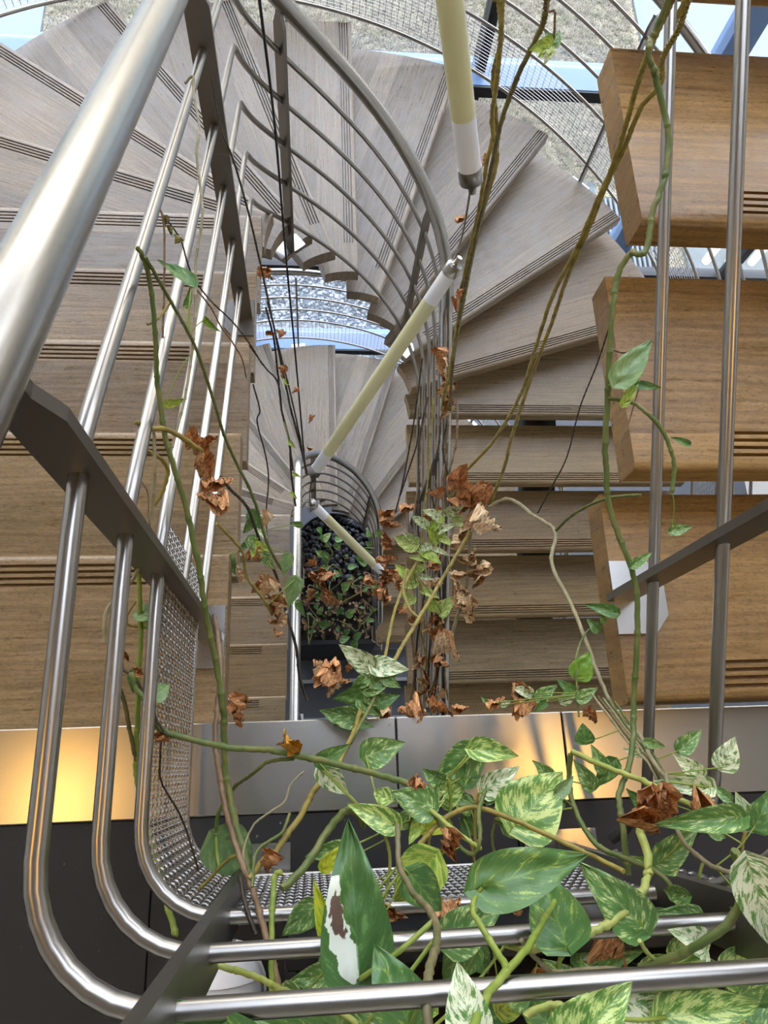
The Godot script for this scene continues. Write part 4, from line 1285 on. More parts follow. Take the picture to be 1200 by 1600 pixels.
		["green", 0.0020, 0.0035, [0.007, -0.011, 0.003, 0.013, -0.072, -0.003, 0.018, -0.171, -0.022, 0.023, -0.273, -0.035, 0.032, -0.384, -0.017, 0.038, -0.464, 0.000, 0.051, -0.553, 0.015, 0.067, -0.642, 0.030, 0.079, -0.723, 0.053, 0.092, -0.789, 0.093, 0.116, -0.901, 0.117]],
		["yellow", 0.0019, 0.0020, [-0.005, -0.088, 0.037, 0.005, -0.101, 0.017, 0.013, -0.120, -0.019]],
	],
	"leaves": [
		["green", 0, 0.45, 1, [0.022, -0.197, -0.100, -0.023, -0.189, -0.137, 0.37, 0.90, -0.25]],
		["green", 1, 0.45, 1, [0.012, -0.207, -0.073, 0.024, -0.198, -0.097, 0.66, 0.52, 0.54]],
		["bright", 1, 0.45, 1, [0.041, -0.211, -0.055, 0.057, -0.215, -0.036, -0.51, 0.63, 0.59]],
		["lime", 0, 0.45, 1, [-0.015, -0.254, 0.053, 0.015, -0.249, 0.049, 0.06, 0.49, 0.87]],
	]},
	{"called": "pothos_vine", "label": "grey bare vine stem lying along the topmost left rod", "category": "vine", "at": Vector3(0.140, 0.429, -0.944),
	"stems": [
		["greygreen", 0.0021, 0.0018, [0.000, 0.000, 0.000, 0.012, 0.004, -0.009, 0.015, 0.002, 0.028, 0.026, 0.003, 0.092, 0.025, 0.005, 0.145, 0.034, 0.003, 0.215, 0.039, 0.008, 0.265, 0.031, -0.006, 0.332, 0.033, -0.010, 0.405, 0.031, -0.019, 0.461, 0.023, -0.025, 0.538, 0.009, -0.031, 0.611]],
		["brown", 0.0015, 0.0015, [-0.014, 0.058, 0.289, -0.005, 0.051, 0.310, -0.004, 0.030, 0.372, -0.006, 0.007, 0.438, -0.009, -0.011, 0.487]],
		["dark", 0.0011, 0.0019, [-0.010, 0.055, 0.297, 0.003, 0.033, 0.304, 0.011, 0.001, 0.305, 0.017, -0.055, 0.317, 0.031, -0.152, 0.294, 0.052, -0.247, 0.266, 0.062, -0.431, 0.188, 0.081, -0.623, 0.134]],
		["brown", 0.0012, 0.0016, [0.021, -0.061, 0.335, 0.031, -0.156, 0.304, 0.041, -0.208, 0.305, 0.051, -0.258, 0.298, 0.062, -0.356, 0.278, 0.066, -0.412, 0.288]],
	],
	"leaves": [
		["olive", 4, 0.85, 0, [0.006, 0.049, 0.319, 0.005, 0.045, 0.329, -0.20, 0.92, 0.35]],
		["olive", 4, 0.88, 0, [0.011, 0.043, 0.338, 0.012, 0.044, 0.326, 0.87, 0.48, 0.12]],
		["olive", 3, 0.78, 0, [0.002, 0.053, 0.306, -0.005, 0.049, 0.313, -0.43, 0.88, 0.21]],
	]},
	{"called": "pothos_vine", "label": "knotted yellowish vine with rust-brown curled leaves on the left rods", "category": "vine", "at": Vector3(0.125, 0.498, -0.321),
	"stems": [
		["yellow", 0.0032, 0.0037, [0.000, 0.000, 0.000, 0.013, -0.010, 0.002, 0.034, -0.018, 0.001, 0.047, -0.067, -0.008, 0.063, -0.117, -0.012]],
		["greygreen", 0.0020, 0.0026, [0.017, -0.020, 0.001, 0.018, -0.032, 0.036, 0.011, -0.070, 0.081, 0.002, -0.096, 0.124, -0.012, -0.101, 0.164, -0.031, -0.092, 0.194, -0.037, -0.079, 0.217, -0.036, -0.080, 0.251]],
		["yellow", 0.0027, 0.0028, [0.003, -0.048, 0.016, 0.018, -0.058, 0.021, 0.024, -0.082, 0.028, 0.016, -0.100, 0.048, 0.004, -0.108, 0.067]],
		["brown", 0.0010, 0.0010, [-0.003, -0.040, 0.054, 0.007, -0.055, 0.069, 0.006, -0.075, 0.096, 0.010, -0.095, 0.124]],
	],
	"leaves": [
		["dead", 3, 0.86, 0, [0.039, -0.115, -0.024, 0.076, -0.120, -0.011, 0.20, 0.95, -0.22]],
		["dead", 4, 0.79, 0, [0.062, -0.133, -0.028, 0.079, -0.131, -0.044, 0.07, 0.98, 0.20]],
		["dead", 4, 0.65, 0, [0.054, -0.124, 0.004, 0.073, -0.122, 0.037, 0.41, 0.87, -0.27]],
		["dead", 3, 0.65, 0, [0.064, -0.129, 0.024, 0.099, -0.135, 0.029, -0.02, 0.58, 0.82]],
		["dead", 4, 0.70, 0, [0.090, -0.133, 0.042, 0.058, -0.129, 0.050, 0.25, 0.39, 0.89]],
		["tan", 3, 0.86, 0, [0.080, -0.136, 0.049, 0.096, -0.136, 0.063, -0.05, 1.00, 0.05]],
		["lime", 2, 0.50, 1, [0.053, -0.144, 0.003, 0.072, -0.141, -0.003, -0.10, 0.94, 0.32]],
	]},
	{"called": "pothos_vine", "label": "slender green vine with cupped leaves between the lower left rods", "category": "vine", "at": Vector3(0.111, 0.373, -0.180),
	"stems": [
		["bright_stem", 0.0031, 0.0040, [0.000, 0.000, 0.000, 0.001, -0.019, 0.055, 0.002, -0.033, 0.094, -0.001, -0.046, 0.133, -0.002, -0.063, 0.180, -0.005, -0.082, 0.235, -0.002, -0.096, 0.274, 0.011, -0.111, 0.322, 0.026, -0.102, 0.363, 0.038, -0.105, 0.404, 0.055, -0.097, 0.447]],
		["olive", 0.0026, 0.0028, [-0.016, -0.001, 0.150, -0.011, -0.030, 0.175, -0.009, -0.064, 0.212, -0.004, -0.085, 0.243]],
		["dark", 0.0017, 0.0017, [-0.010, 0.005, 0.135, 0.006, 0.003, 0.147, 0.020, -0.004, 0.170, 0.035, -0.013, 0.200, 0.046, -0.017, 0.215]],
		["dark", 0.0014, 0.0014, [0.028, -0.071, 0.213, 0.026, -0.088, 0.260, 0.034, -0.106, 0.284, 0.047, -0.124, 0.309, 0.058, -0.145, 0.342, 0.070, -0.158, 0.383]],
		["yellow", 0.0014, 0.0014, [-0.001, -0.027, 0.078, -0.012, -0.017, 0.076, -0.012, -0.013, 0.064, -0.002, -0.007, 0.049]],
	],
	"leaves": [
		["sage", 1, 0.75, 1, [0.019, -0.011, 0.067, -0.014, -0.030, 0.052, -0.31, 0.85, -0.43]],
		["lime", 1, 0.50, 1, [0.014, -0.023, 0.071, -0.014, -0.046, 0.068, -0.57, 0.59, 0.58]],
		["sage", 1, 0.85, 1, [0.022, -0.035, 0.167, 0.040, -0.047, 0.147, 0.40, 0.89, -0.22]],
		["green", 2, 0.40, 1, [-0.005, -0.026, 0.136, -0.003, -0.036, 0.162, 0.17, 0.93, 0.31]],
		["dead", 3, 0.67, 0, [-0.016, -0.019, 0.110, -0.009, -0.026, 0.123, 0.28, 0.89, 0.35]],
		["dead", 4, 0.60, 0, [-0.022, -0.024, 0.123, -0.019, -0.028, 0.138, 0.49, 0.85, 0.17]],
		["dead", 3, 0.85, 0, [0.009, -0.025, 0.137, -0.006, -0.028, 0.128, -0.30, 0.93, 0.22]],
		["dead", 3, 0.69, 0, [0.039, -0.051, 0.219, 0.028, -0.044, 0.209, 0.75, 0.43, -0.50]],
		["dead", 4, 0.73, 0, [0.034, -0.051, 0.218, 0.046, -0.043, 0.207, -0.57, 0.82, -0.04]],
	]},
	{"called": "pothos_vine", "label": "stout horizontal green vine crossing in front of the steel edge plates", "category": "vine", "at": Vector3(0.113, 0.377, -0.039),
	"stems": [
		["green", 0.0040, 0.0041, [0.000, 0.000, 0.000, 0.007, -0.005, 0.017, 0.021, -0.011, 0.036, 0.031, -0.040, 0.064, 0.069, -0.052, 0.078, 0.121, -0.051, 0.090, 0.166, -0.048, 0.094, 0.199, -0.036, 0.102, 0.246, -0.014, 0.113, 0.291, 0.007, 0.126, 0.335, 0.028, 0.140, 0.370, 0.037, 0.155]],
		["green", 0.0024, 0.0026, [0.197, -0.038, 0.106, 0.165, -0.063, 0.108, 0.148, -0.079, 0.119, 0.134, -0.105, 0.127, 0.114, -0.143, 0.139, 0.093, -0.156, 0.171, 0.090, -0.165, 0.196]],
	],
	"leaves": [
		["gold", 4, 0.70, 1, [0.201, -0.035, 0.098, 0.179, -0.033, 0.086, 0.23, 0.94, -0.26]],
		["gold", 3, 0.45, 1, [0.200, -0.034, 0.094, 0.183, -0.029, 0.076, -0.26, 0.85, 0.46]],
		["dead", 3, 0.86, 0, [0.132, -0.081, 0.027, 0.113, -0.090, 0.057, -0.72, 0.65, -0.25]],
	]},
	{"called": "pothos_vine", "label": "thick brown vine stems rising at the left landing post", "category": "vine", "at": Vector3(0.322, 0.482, 0.333),
	"stems": [
		["brown", 0.0036, 0.0036, [0.000, 0.000, 0.000, -0.019, -0.009, -0.041, -0.030, -0.044, -0.067, -0.043, -0.077, -0.097, -0.057, -0.111, -0.125, -0.075, -0.145, -0.155, -0.095, -0.174, -0.201, -0.108, -0.190, -0.250, -0.116, -0.198, -0.291, -0.117, -0.212, -0.341, -0.116, -0.226, -0.395, -0.131, -0.253, -0.473]],
		["bright_stem", 0.0028, 0.0031, [-0.026, -0.002, -0.001, -0.028, -0.010, -0.041, -0.030, -0.016, -0.084, -0.030, -0.026, -0.117, -0.028, -0.037, -0.146, -0.021, -0.035, -0.151]],
		["yellow", 0.0037, 0.0044, [-0.061, -0.119, -0.136, -0.048, -0.144, -0.151, -0.038, -0.164, -0.152, -0.027, -0.178, -0.168, -0.004, -0.198, -0.196, 0.013, -0.218, -0.225, 0.035, -0.229, -0.249]],
		["greygreen", 0.0013, 0.0015, [-0.065, -0.130, -0.136, -0.073, -0.164, -0.160, -0.063, -0.175, -0.188, -0.044, -0.190, -0.202, -0.025, -0.205, -0.214, -0.017, -0.218, -0.235, 0.000, -0.232, -0.250]],
		["green", 0.0018, 0.0021, [-0.057, -0.110, -0.128, -0.055, -0.141, -0.162, -0.027, -0.174, -0.179, -0.018, -0.198, -0.200]],
		["dark", 0.0026, 0.0028, [-0.050, -0.082, -0.084, -0.062, -0.097, -0.108, -0.073, -0.130, -0.136]],
		["yellow", 0.0021, 0.0021, [-0.149, -0.247, -0.099, -0.124, -0.236, -0.122, -0.101, -0.226, -0.144, -0.086, -0.222, -0.152]],
		["green", 0.0044, 0.0047, [-0.022, -0.064, -0.130, 0.002, -0.076, -0.149, 0.028, -0.093, -0.183, 0.047, -0.095, -0.203, 0.062, -0.093, -0.205, 0.073, -0.097, -0.188]],
		["lime_stem", 0.0032, 0.0026, [-0.094, -0.003, -0.079, -0.063, -0.004, -0.069, -0.036, 0.019, -0.065, -0.017, 0.041, -0.061, 0.029, 0.109, -0.061, 0.049, 0.130, -0.054]],
	],
	"leaves": [
		["sage", 0, 0.75, 1, [-0.120, -0.272, -0.171, -0.070, -0.320, -0.111, 0.41, 0.85, 0.33]],
		["dead", 4, 0.90, 0, [-0.027, -0.141, -0.152, -0.047, -0.151, -0.141, -0.55, 0.69, -0.47]],
	]},
	{"called": "potted_pothos", "label": "lush variegated pothos spilling over the front railing", "category": "plant", "at": Vector3(0.412, 0.728, 0.263),
	"stems": [
		["mottled", 0.0037, 0.0028, [0.000, 0.000, 0.000, 0.005, -0.020, -0.033, 0.013, -0.048, -0.042, 0.024, -0.086, -0.051, 0.024, -0.124, -0.063, 0.014, -0.164, -0.073, 0.007, -0.201, -0.092, 0.010, -0.232, -0.125]],
		["bright_stem", 0.0032, 0.0023, [0.021, 0.053, -0.023, 0.042, 0.016, -0.034, 0.063, -0.011, -0.041, 0.086, -0.038, -0.049, 0.113, -0.086, -0.057, 0.142, -0.146, -0.059, 0.151, -0.164, -0.065]],
		["bright_stem", 0.0029, 0.0022, [0.063, -0.011, -0.041, 0.057, -0.039, -0.055, 0.049, -0.055, -0.072, 0.056, -0.072, -0.082]],
		["lime_stem", 0.0043, 0.0027, [0.251, -0.190, -0.113, 0.250, -0.178, -0.086, 0.237, -0.166, -0.063, 0.208, -0.155, -0.045, 0.179, -0.151, -0.034, 0.150, -0.157, -0.025, 0.130, -0.172, -0.018, 0.111, -0.195, -0.017, 0.101, -0.261, -0.014, 0.097, -0.325, -0.016]],
		["green", 0.0042, 0.0035, [0.290, -0.084, -0.102, 0.296, -0.092, -0.076, 0.291, -0.101, -0.052, 0.271, -0.110, -0.033, 0.250, -0.140, -0.013, 0.224, -0.169, 0.002]],
		["lime_stem", 0.0036, 0.0031, [0.239, -0.334, -0.192, 0.267, -0.296, -0.172, 0.291, -0.266, -0.159, 0.306, -0.237, -0.145, 0.327, -0.219, -0.130]],
		["green", 0.0033, 0.0028, [0.238, -0.335, -0.189, 0.236, -0.346, -0.158, 0.228, -0.315, -0.129, 0.237, -0.284, -0.093, 0.259, -0.244, -0.079, 0.280, -0.224, -0.068, 0.291, -0.219, -0.050, 0.296, -0.224, -0.035]],
		["yellow", 0.0030, 0.0026, [0.035, -0.306, -0.088, 0.049, -0.310, -0.105, 0.073, -0.311, -0.124, 0.102, -0.304, -0.135, 0.130, -0.282, -0.128, 0.173, -0.264, -0.108, 0.207, -0.224, -0.089, 0.227, -0.184, -0.077]],
		["lime_stem", 0.0028, 0.0026, [0.056, -0.309, -0.135, 0.073, -0.292, -0.118, 0.093, -0.274, -0.102, 0.104, -0.275, -0.095]],
		["green", 0.0025, 0.0025, [0.062, -0.311, -0.127, 0.076, -0.296, -0.104, 0.095, -0.278, -0.089, 0.104, -0.272, -0.105, 0.107, -0.284, -0.130, 0.119, -0.296, -0.153]],
		["greygreen", 0.0025, 0.0024, [0.330, -0.282, -0.163, 0.319, -0.250, -0.104, 0.321, -0.205, -0.080, 0.319, -0.154, -0.075, 0.310, -0.112, -0.075]],
		["greygreen", 0.0018, 0.0016, [0.302, -0.409, -0.266, 0.316, -0.387, -0.230, 0.324, -0.356, -0.197, 0.334, -0.331, -0.173, 0.340, -0.321, -0.140]],
		["olive", 0.0018, 0.0016, [0.310, -0.409, -0.263, 0.323, -0.388, -0.227, 0.330, -0.356, -0.195, 0.339, -0.332, -0.170, 0.345, -0.321, -0.136]],
		["greygreen", 0.0018, 0.0016, [0.317, -0.409, -0.260, 0.331, -0.388, -0.223, 0.337, -0.356, -0.193, 0.343, -0.332, -0.167, 0.349, -0.322, -0.133]],
		["green", 0.0018, 0.0016, [0.325, -0.409, -0.257, 0.338, -0.389, -0.220, 0.343, -0.356, -0.191, 0.348, -0.333, -0.164, 0.354, -0.323, -0.129]],
		["green", 0.0018, 0.0016, [0.333, -0.409, -0.255, 0.346, -0.389, -0.216, 0.349, -0.356, -0.190, 0.353, -0.333, -0.161, 0.358, -0.324, -0.125]],
		["greygreen", 0.0022, 0.0024, [0.115, -0.171, -0.026, 0.136, -0.198, -0.003, 0.160, -0.223, 0.014, 0.225, -0.239, 0.019, 0.267, -0.218, 0.033]],
		["bright_stem", 0.0022, 0.0022, [0.146, -0.149, -0.017, 0.148, -0.175, -0.002]],
		["lime_stem", 0.0019, 0.0020, [0.215, -0.139, -0.027, 0.227, -0.153, -0.013, 0.248, -0.168, 0.004]],
		["lime_stem", 0.0027, 0.0027, [0.072, -0.010, -0.012, 0.090, -0.006, -0.019, 0.106, -0.005, -0.015, 0.126, -0.005, -0.010]],
		["bright_stem", 0.0019, 0.0019, [0.080, -0.335, -0.115, 0.084, -0.325, -0.143, 0.080, -0.316, -0.168]],
		["yellow", 0.0019, 0.0019, [0.113, -0.339, -0.092, 0.111, -0.332, -0.114, 0.116, -0.319, -0.149]],
		["yellow", 0.0019, 0.0019, [0.059, -0.339, -0.109, 0.056, -0.347, -0.087, 0.046, -0.360, -0.052]],
		["yellow", 0.0019, 0.0019, [0.106, -0.337, -0.100, 0.113, -0.349, -0.064, 0.124, -0.363, -0.021]],
		["lime_stem", 0.0019, 0.0019, [0.005, -0.344, -0.111, 0.012, -0.353, -0.082, 0.008, -0.368, -0.039]],
		["green", 0.0019, 0.0019, [0.136, -0.327, -0.120, 0.132, -0.337, -0.092, 0.147, -0.351, -0.049]],
		["bright_stem", 0.0019, 0.0019, [0.379, -0.321, -0.065, 0.371, -0.333, -0.033, 0.382, -0.345, 0.003]],
		["yellow", 0.0019, 0.0019, [0.431, -0.303, -0.102, 0.424, -0.314, -0.074, 0.435, -0.330, -0.024]],
		["green", 0.0019, 0.0019, [0.043, -0.331, -0.138, 0.035, -0.341, -0.109, 0.046, -0.350, -0.081]],
	],
	"leaves": [
		["green", 0, 0.46, 1, [0.060, -0.070, -0.087, 0.158, -0.074, -0.107, 0.02, 0.99, -0.13]],
		["green", 0, 0.82, 1, [0.149, -0.145, -0.027, 0.132, -0.157, -0.090, -0.20, 0.97, -0.13]],
		["var", 0, 0.56, 1, [0.226, -0.157, -0.034, 0.172, -0.143, -0.090, 0.04, 0.98, 0.20]],
		["marble", 0, 0.92, 1, [0.154, -0.306, -0.114, 0.216, -0.302, -0.170, -0.14, 0.99, -0.08]],
		["marble", 1, 0.50, 1, [0.109, -0.303, -0.198, 0.166, -0.299, -0.191, -0.05, 0.99, -0.15]],
		["var", 0, 0.62, 1, [0.116, -0.325, -0.195, 0.062, -0.344, -0.155, -0.27, 0.96, 0.10]],
		["cream", 0, 0.60, 1, [0.125, -0.328, -0.151, 0.167, -0.315, -0.177, -0.27, 0.96, 0.05]],
		["var", 0, 0.80, 1, [0.059, -0.308, -0.137, 0.012, -0.307, -0.155, 0.03, 1.00, 0.02]],
		["marble", 0, 0.60, 1, [0.059, -0.329, -0.138, 0.082, -0.321, -0.154, -0.27, 0.96, 0.08]],
		["marble", 2, 0.50, 1, [0.016, -0.319, -0.119, -0.038, -0.316, -0.144, 0.05, 1.00, 0.01]],
		["lime", 1, 0.75, 1, [0.050, -0.262, -0.090, 0.005, -0.283, -0.041, -0.30, 0.94, 0.14]],
		["green", 2, 0.75, 1, [0.017, -0.204, -0.082, 0.050, -0.213, -0.044, 0.12, 0.98, 0.14]],
		["var", 0, 0.62, 1, [0.058, -0.245, -0.013, 0.116, -0.226, -0.051, -0.32, 0.95, -0.01]],
		["green", 2, 0.80, 1, [0.102, -0.355, 0.012, 0.068, -0.373, 0.053, -0.35, 0.93, 0.12]],
		["green", 1, 0.70, 1, [0.105, -0.379, 0.019, 0.131, -0.389, 0.057, 0.10, 0.97, 0.20]],
		["green", 0, 0.78, 1, [-0.003, -0.078, 0.009, -0.027, -0.082, -0.048, 0.14, 0.98, -0.13]],
		["cream", 0, 0.72, 1, [0.024, 0.040, -0.016, 0.019, 0.033, -0.058, -0.11, 0.98, -0.15]],
		["marble", 1, 0.70, 1, [0.091, 0.021, -0.002, 0.135, 0.038, -0.038, -0.39, 0.92, -0.05]],
		["cream", 0, 0.52, 1, [0.290, -0.065, -0.094, 0.312, -0.088, -0.021, -0.24, 0.90, 0.36]],
		["var", 1, 0.34, 1, [0.349, -0.177, -0.122, 0.269, -0.187, -0.117, -0.13, 0.99, -0.06]],
		["cream", 1, 0.42, 1, [0.374, -0.272, -0.147, 0.315, -0.275, -0.155, -0.06, 1.00, 0.01]],
		["cream", 2, 0.60, 1, [0.375, -0.289, -0.159, 0.346, -0.284, -0.183, -0.03, 0.97, 0.25]],
		["var", 1, 0.60, 1, [0.381, -0.342, -0.189, 0.410, -0.331, -0.212, -0.34, 0.94, 0.03]],
		["cream", 0, 0.80, 1, [0.396, -0.273, -0.168, 0.411, -0.261, -0.200, -0.42, 0.89, 0.15]],
		["cream", 2, 0.70, 1, [0.374, -0.200, -0.110, 0.361, -0.190, -0.143, -0.22, 0.90, 0.36]],
		["green", 1, 0.70, 1, [0.367, -0.179, -0.112, 0.385, -0.165, -0.146, -0.45, 0.89, 0.12]],
		["var", 1, 0.50, 1, [0.363, -0.189, -0.113, 0.386, -0.190, -0.106, -0.01, 1.00, 0.05]],
		["green", 0, 1.05, 1, [0.274, -0.380, -0.203, 0.271, -0.372, -0.226, -0.21, 0.92, 0.33]],
		["var", 2, 0.60, 1, [0.279, -0.338, -0.168, 0.264, -0.330, -0.198, -0.09, 0.94, 0.33]],
		["green", 0, 0.60, 1, [0.291, -0.334, -0.178, 0.267, -0.347, -0.148, -0.36, 0.93, 0.12]],
		["var", 1, 0.60, 1, [0.264, -0.346, -0.150, 0.244, -0.338, -0.180, -0.05, 0.95, 0.30]],
		["cream", 1, 0.50, 1, [0.331, -0.348, -0.186, 0.311, -0.348, -0.193, -0.02, 1.00, 0.09]],
		["var", 2, 0.50, 1, [0.339, -0.343, -0.200, 0.365, -0.342, -0.193, -0.03, 1.00, 0.08]],
		["var", 2, 0.75, 1, [-0.010, -0.401, -0.196, 0.040, -0.390, -0.211, -0.19, 0.98, 0.05]],
		["cream", 1, 0.60, 1, [-0.067, -0.422, -0.183, -0.029, -0.431, -0.147, 0.12, 0.99, 0.11]],
		["green", 2, 0.50, 1, [-0.070, -0.398, -0.190, -0.031, -0.387, -0.211, -0.22, 0.97, 0.12]],
		["var", 0, 0.60, 1, [-0.075, -0.279, -0.047, -0.112, -0.293, -0.017, -0.28, 0.95, 0.11]],
		["yellowleaf", 1, 0.35, 1, [-0.062, -0.254, -0.021, -0.076, -0.238, -0.073, 0.10, 0.96, 0.28]],
		["var", 2, 0.45, 1, [-0.040, -0.332, -0.096, -0.089, -0.340, -0.088, -0.16, 0.99, -0.04]],
		["yellowleaf", 0, 0.50, 1, [-0.066, -0.331, -0.076, -0.044, -0.320, -0.101, -0.25, 0.95, 0.19]],
		["patch", 0, 0.50, 1, [-0.039, -0.121, -0.015, -0.046, -0.111, -0.139, -0.02, 1.00, 0.09]],
		["var", 0, 0.55, 1, [-0.058, -0.266, 0.013, -0.105, -0.273, 0.020, -0.17, 0.98, -0.13]],
		["green", 2, 0.50, 1, [-0.117, -0.013, 0.004, -0.183, -0.005, -0.039, 0.19, 0.97, -0.11]],
		["green", 0, 0.50, 1, [-0.062, -0.126, 0.039, -0.135, -0.123, 0.007, 0.12, 0.98, -0.15]],
		["var", 0, 0.60, 1, [0.008, -0.190, 0.058, -0.046, -0.179, 0.013, 0.18, 0.98, 0.00]],
		["var", 2, 0.50, 1, [0.298, -0.264, -0.072, 0.344, -0.246, -0.110, -0.37, 0.93, -0.01]],
		["marble", 1, 0.35, 1, [0.322, -0.285, -0.063, 0.279, -0.285, -0.077, 0.01, 1.00, 0.01]],
		["green", 2, 0.45, 1, [0.280, -0.218, -0.025, 0.228, -0.221, -0.032, -0.04, 0.99, -0.10]],
		["var", 2, 0.40, 1, [0.298, -0.191, -0.035, 0.253, -0.196, -0.036, -0.10, 0.99, -0.12]],
		["marble", 0, 0.60, 1, [0.279, -0.208, 0.007, 0.317, -0.192, -0.027, -0.41, 0.91, -0.03]],
		["marble", 2, 0.60, 1, [0.266, -0.259, 0.029, 0.312, -0.251, 0.018, -0.22, 0.96, -0.17]],
		["cream", 0, 0.45, 1, [0.147, -0.034, -0.013, 0.219, -0.033, 0.008, 0.03, 0.99, -0.10]],
		["marble", 2, 0.50, 1, [0.181, -0.024, -0.001, 0.256, -0.014, -0.007, -0.14, 0.97, -0.20]],
		["var", 0, 0.60, 1, [0.200, -0.293, 0.045, 0.166, -0.287, 0.018, 0.11, 0.99, 0.08]],
		["cream", 2, 0.60, 1, [0.234, -0.466, -0.274, 0.207, -0.465, -0.283, -0.02, 0.99, 0.12]],
		["var", 0, 0.60, 1, [0.240, -0.457, -0.266, 0.269, -0.448, -0.283, -0.25, 0.96, 0.08]],
		["cream", 2, 0.55, 1, [0.269, -0.435, -0.259, 0.292, -0.426, -0.279, -0.29, 0.95, 0.11]],
		["green", 2, 0.60, 1, [0.245, -0.438, -0.259, 0.230, -0.443, -0.247, -0.28, 0.95, 0.10]],
		["var", 0, 0.60, 1, [0.284, -0.412, -0.260, 0.311, -0.405, -0.274, -0.24, 0.97, 0.05]],
		["green", 1, 0.60, 1, [0.174, -0.486, -0.263, 0.165, -0.484, -0.274, 0.01, 0.97, 0.25]],
		["cream", 0, 0.60, 1, [0.195, -0.485, -0.260, 0.209, -0.482, -0.266, -0.21, 0.98, 0.06]],
		["green", 0, 0.60, 1, [0.283, -0.429, -0.272, 0.261, -0.426, -0.288, -0.01, 0.98, 0.22]],
		["var", 1, 0.67, 1, [0.084, -0.340, -0.160, 0.051, -0.351, -0.176, -0.43, 0.85, 0.29]],
		["marble", 2, 0.69, 1, [0.116, -0.375, -0.131, 0.087, -0.360, -0.149, 0.44, 0.90, 0.00]],
		["var", 1, 0.63, 1, [0.128, -0.333, -0.141, 0.149, -0.320, -0.153, -0.59, 0.79, -0.17]],
		["yellowleaf", 1, 0.54, 1, [0.085, -0.365, -0.113, 0.047, -0.376, -0.106, -0.31, 0.88, -0.35]],
		["green", 0, 0.69, 1, [0.110, -0.391, -0.117, 0.143, -0.417, -0.099, 0.50, 0.81, 0.30]],
		["var", 0, 0.69, 1, [0.145, -0.321, -0.113, 0.189, -0.316, -0.105, -0.02, 0.90, -0.43]],
		["green", 2, 0.63, 1, [0.183, -0.315, -0.126, 0.230, -0.335, -0.137, 0.30, 0.89, -0.34]],
		["sage", 1, 0.59, 1, [0.205, -0.304, -0.146, 0.230, -0.302, -0.163, 0.02, 0.99, 0.16]],
		["green", 0, 0.75, 1, [0.097, -0.325, -0.167, 0.134, -0.346, -0.184, 0.48, 0.87, -0.05]],
		["var", 2, 0.62, 1, [0.041, -0.383, -0.124, 0.009, -0.385, -0.107, 0.08, 0.96, 0.25]],
		["marble", 2, 0.61, 1, [0.013, -0.331, -0.146, -0.007, -0.359, -0.158, -0.60, 0.65, -0.46]],
		["marble", 2, 0.74, 1, [0.076, -0.346, -0.143, 0.103, -0.319, -0.165, -0.60, 0.77, 0.21]],
		["lime", 0, 0.58, 1, [0.045, -0.324, -0.121, 0.031, -0.312, -0.099, 0.21, 0.91, -0.35]],
		["var", 0, 0.62, 1, [0.086, -0.358, -0.149, 0.117, -0.340, -0.137, -0.36, 0.85, -0.38]],
		["cream", 1, 0.54, 1, [0.162, -0.332, -0.136, 0.136, -0.339, -0.132, -0.31, 0.94, -0.16]],
		["var", 2, 0.58, 1, [0.203, -0.317, -0.163, 0.182, -0.302, -0.182, 0.33, 0.89, 0.31]],
		["var", 0, 0.51, 1, [0.401, -0.343, -0.101, 0.442, -0.371, -0.082, 0.54, 0.84, 0.09]],
		["cream", 0, 0.58, 1, [0.380, -0.327, -0.117, 0.416, -0.338, -0.129, 0.33, 0.93, 0.15]],
		["var", 1, 0.51, 1, [0.404, -0.285, -0.132, 0.390, -0.298, -0.150, -0.54, 0.82, -0.18]],
		["green", 2, 0.61, 1, [0.312, -0.306, -0.128, 0.289, -0.302, -0.146, -0.25, 0.83, 0.49]],
		["marble", 2, 0.67, 1, [0.308, -0.178, 0.013, 0.356, -0.201, 0.004, 0.42, 0.90, -0.12]],
		["green", 2, 0.79, 1, [0.315, -0.254, 0.047, 0.279, -0.267, 0.054, -0.34, 0.94, -0.04]],
		["var", 2, 0.74, 1, [0.318, -0.182, 0.035, 0.341, -0.159, 0.015, -0.62, 0.77, 0.17]],
		["green", 2, 0.59, 1, [0.208, -0.250, 0.026, 0.242, -0.247, 0.013, -0.10, 1.00, -0.01]],
		["var", 0, 0.72, 1, [0.119, -0.192, 0.026, 0.087, -0.184, 0.012, 0.33, 0.92, -0.19]],
		["lime", 0, 0.62, 1, [0.105, -0.244, 0.049, 0.133, -0.223, 0.035, -0.47, 0.84, 0.27]],
		["green", 1, 0.78, 1, [0.144, -0.206, 0.052, 0.122, -0.234, 0.037, -0.36, 0.66, -0.66]],
		["var", 2, 0.78, 1, [0.248, -0.237, 0.034, 0.225, -0.268, 0.051, -0.83, 0.53, -0.19]],
		["var", 1, 0.69, 1, [-0.090, -0.245, 0.027, -0.123, -0.283, 0.051, -0.78, 0.62, -0.07]],
		["marble", 1, 0.56, 1, [-0.035, -0.210, -0.010, -0.059, -0.206, -0.018, 0.10, 0.99, 0.11]],
		["var", 2, 0.69, 1, [0.357, -0.184, -0.021, 0.326, -0.168, -0.042, 0.43, 0.90, 0.05]],
		["cream", 1, 0.69, 1, [0.289, -0.169, -0.012, 0.257, -0.149, -0.030, 0.52, 0.85, -0.00]],
		["lime", 1, 0.73, 1, [0.041, -0.247, 0.046, 0.020, -0.276, 0.036, -0.65, 0.63, -0.43]],
		["var", 1, 0.66, 1, [0.295, -0.199, -0.050, 0.278, -0.227, -0.050, -0.83, 0.53, 0.16]],
		["dead", 3, 0.69, 0, [0.280, -0.217, -0.150, 0.271, -0.232, -0.106, -0.39, 0.89, 0.23]],
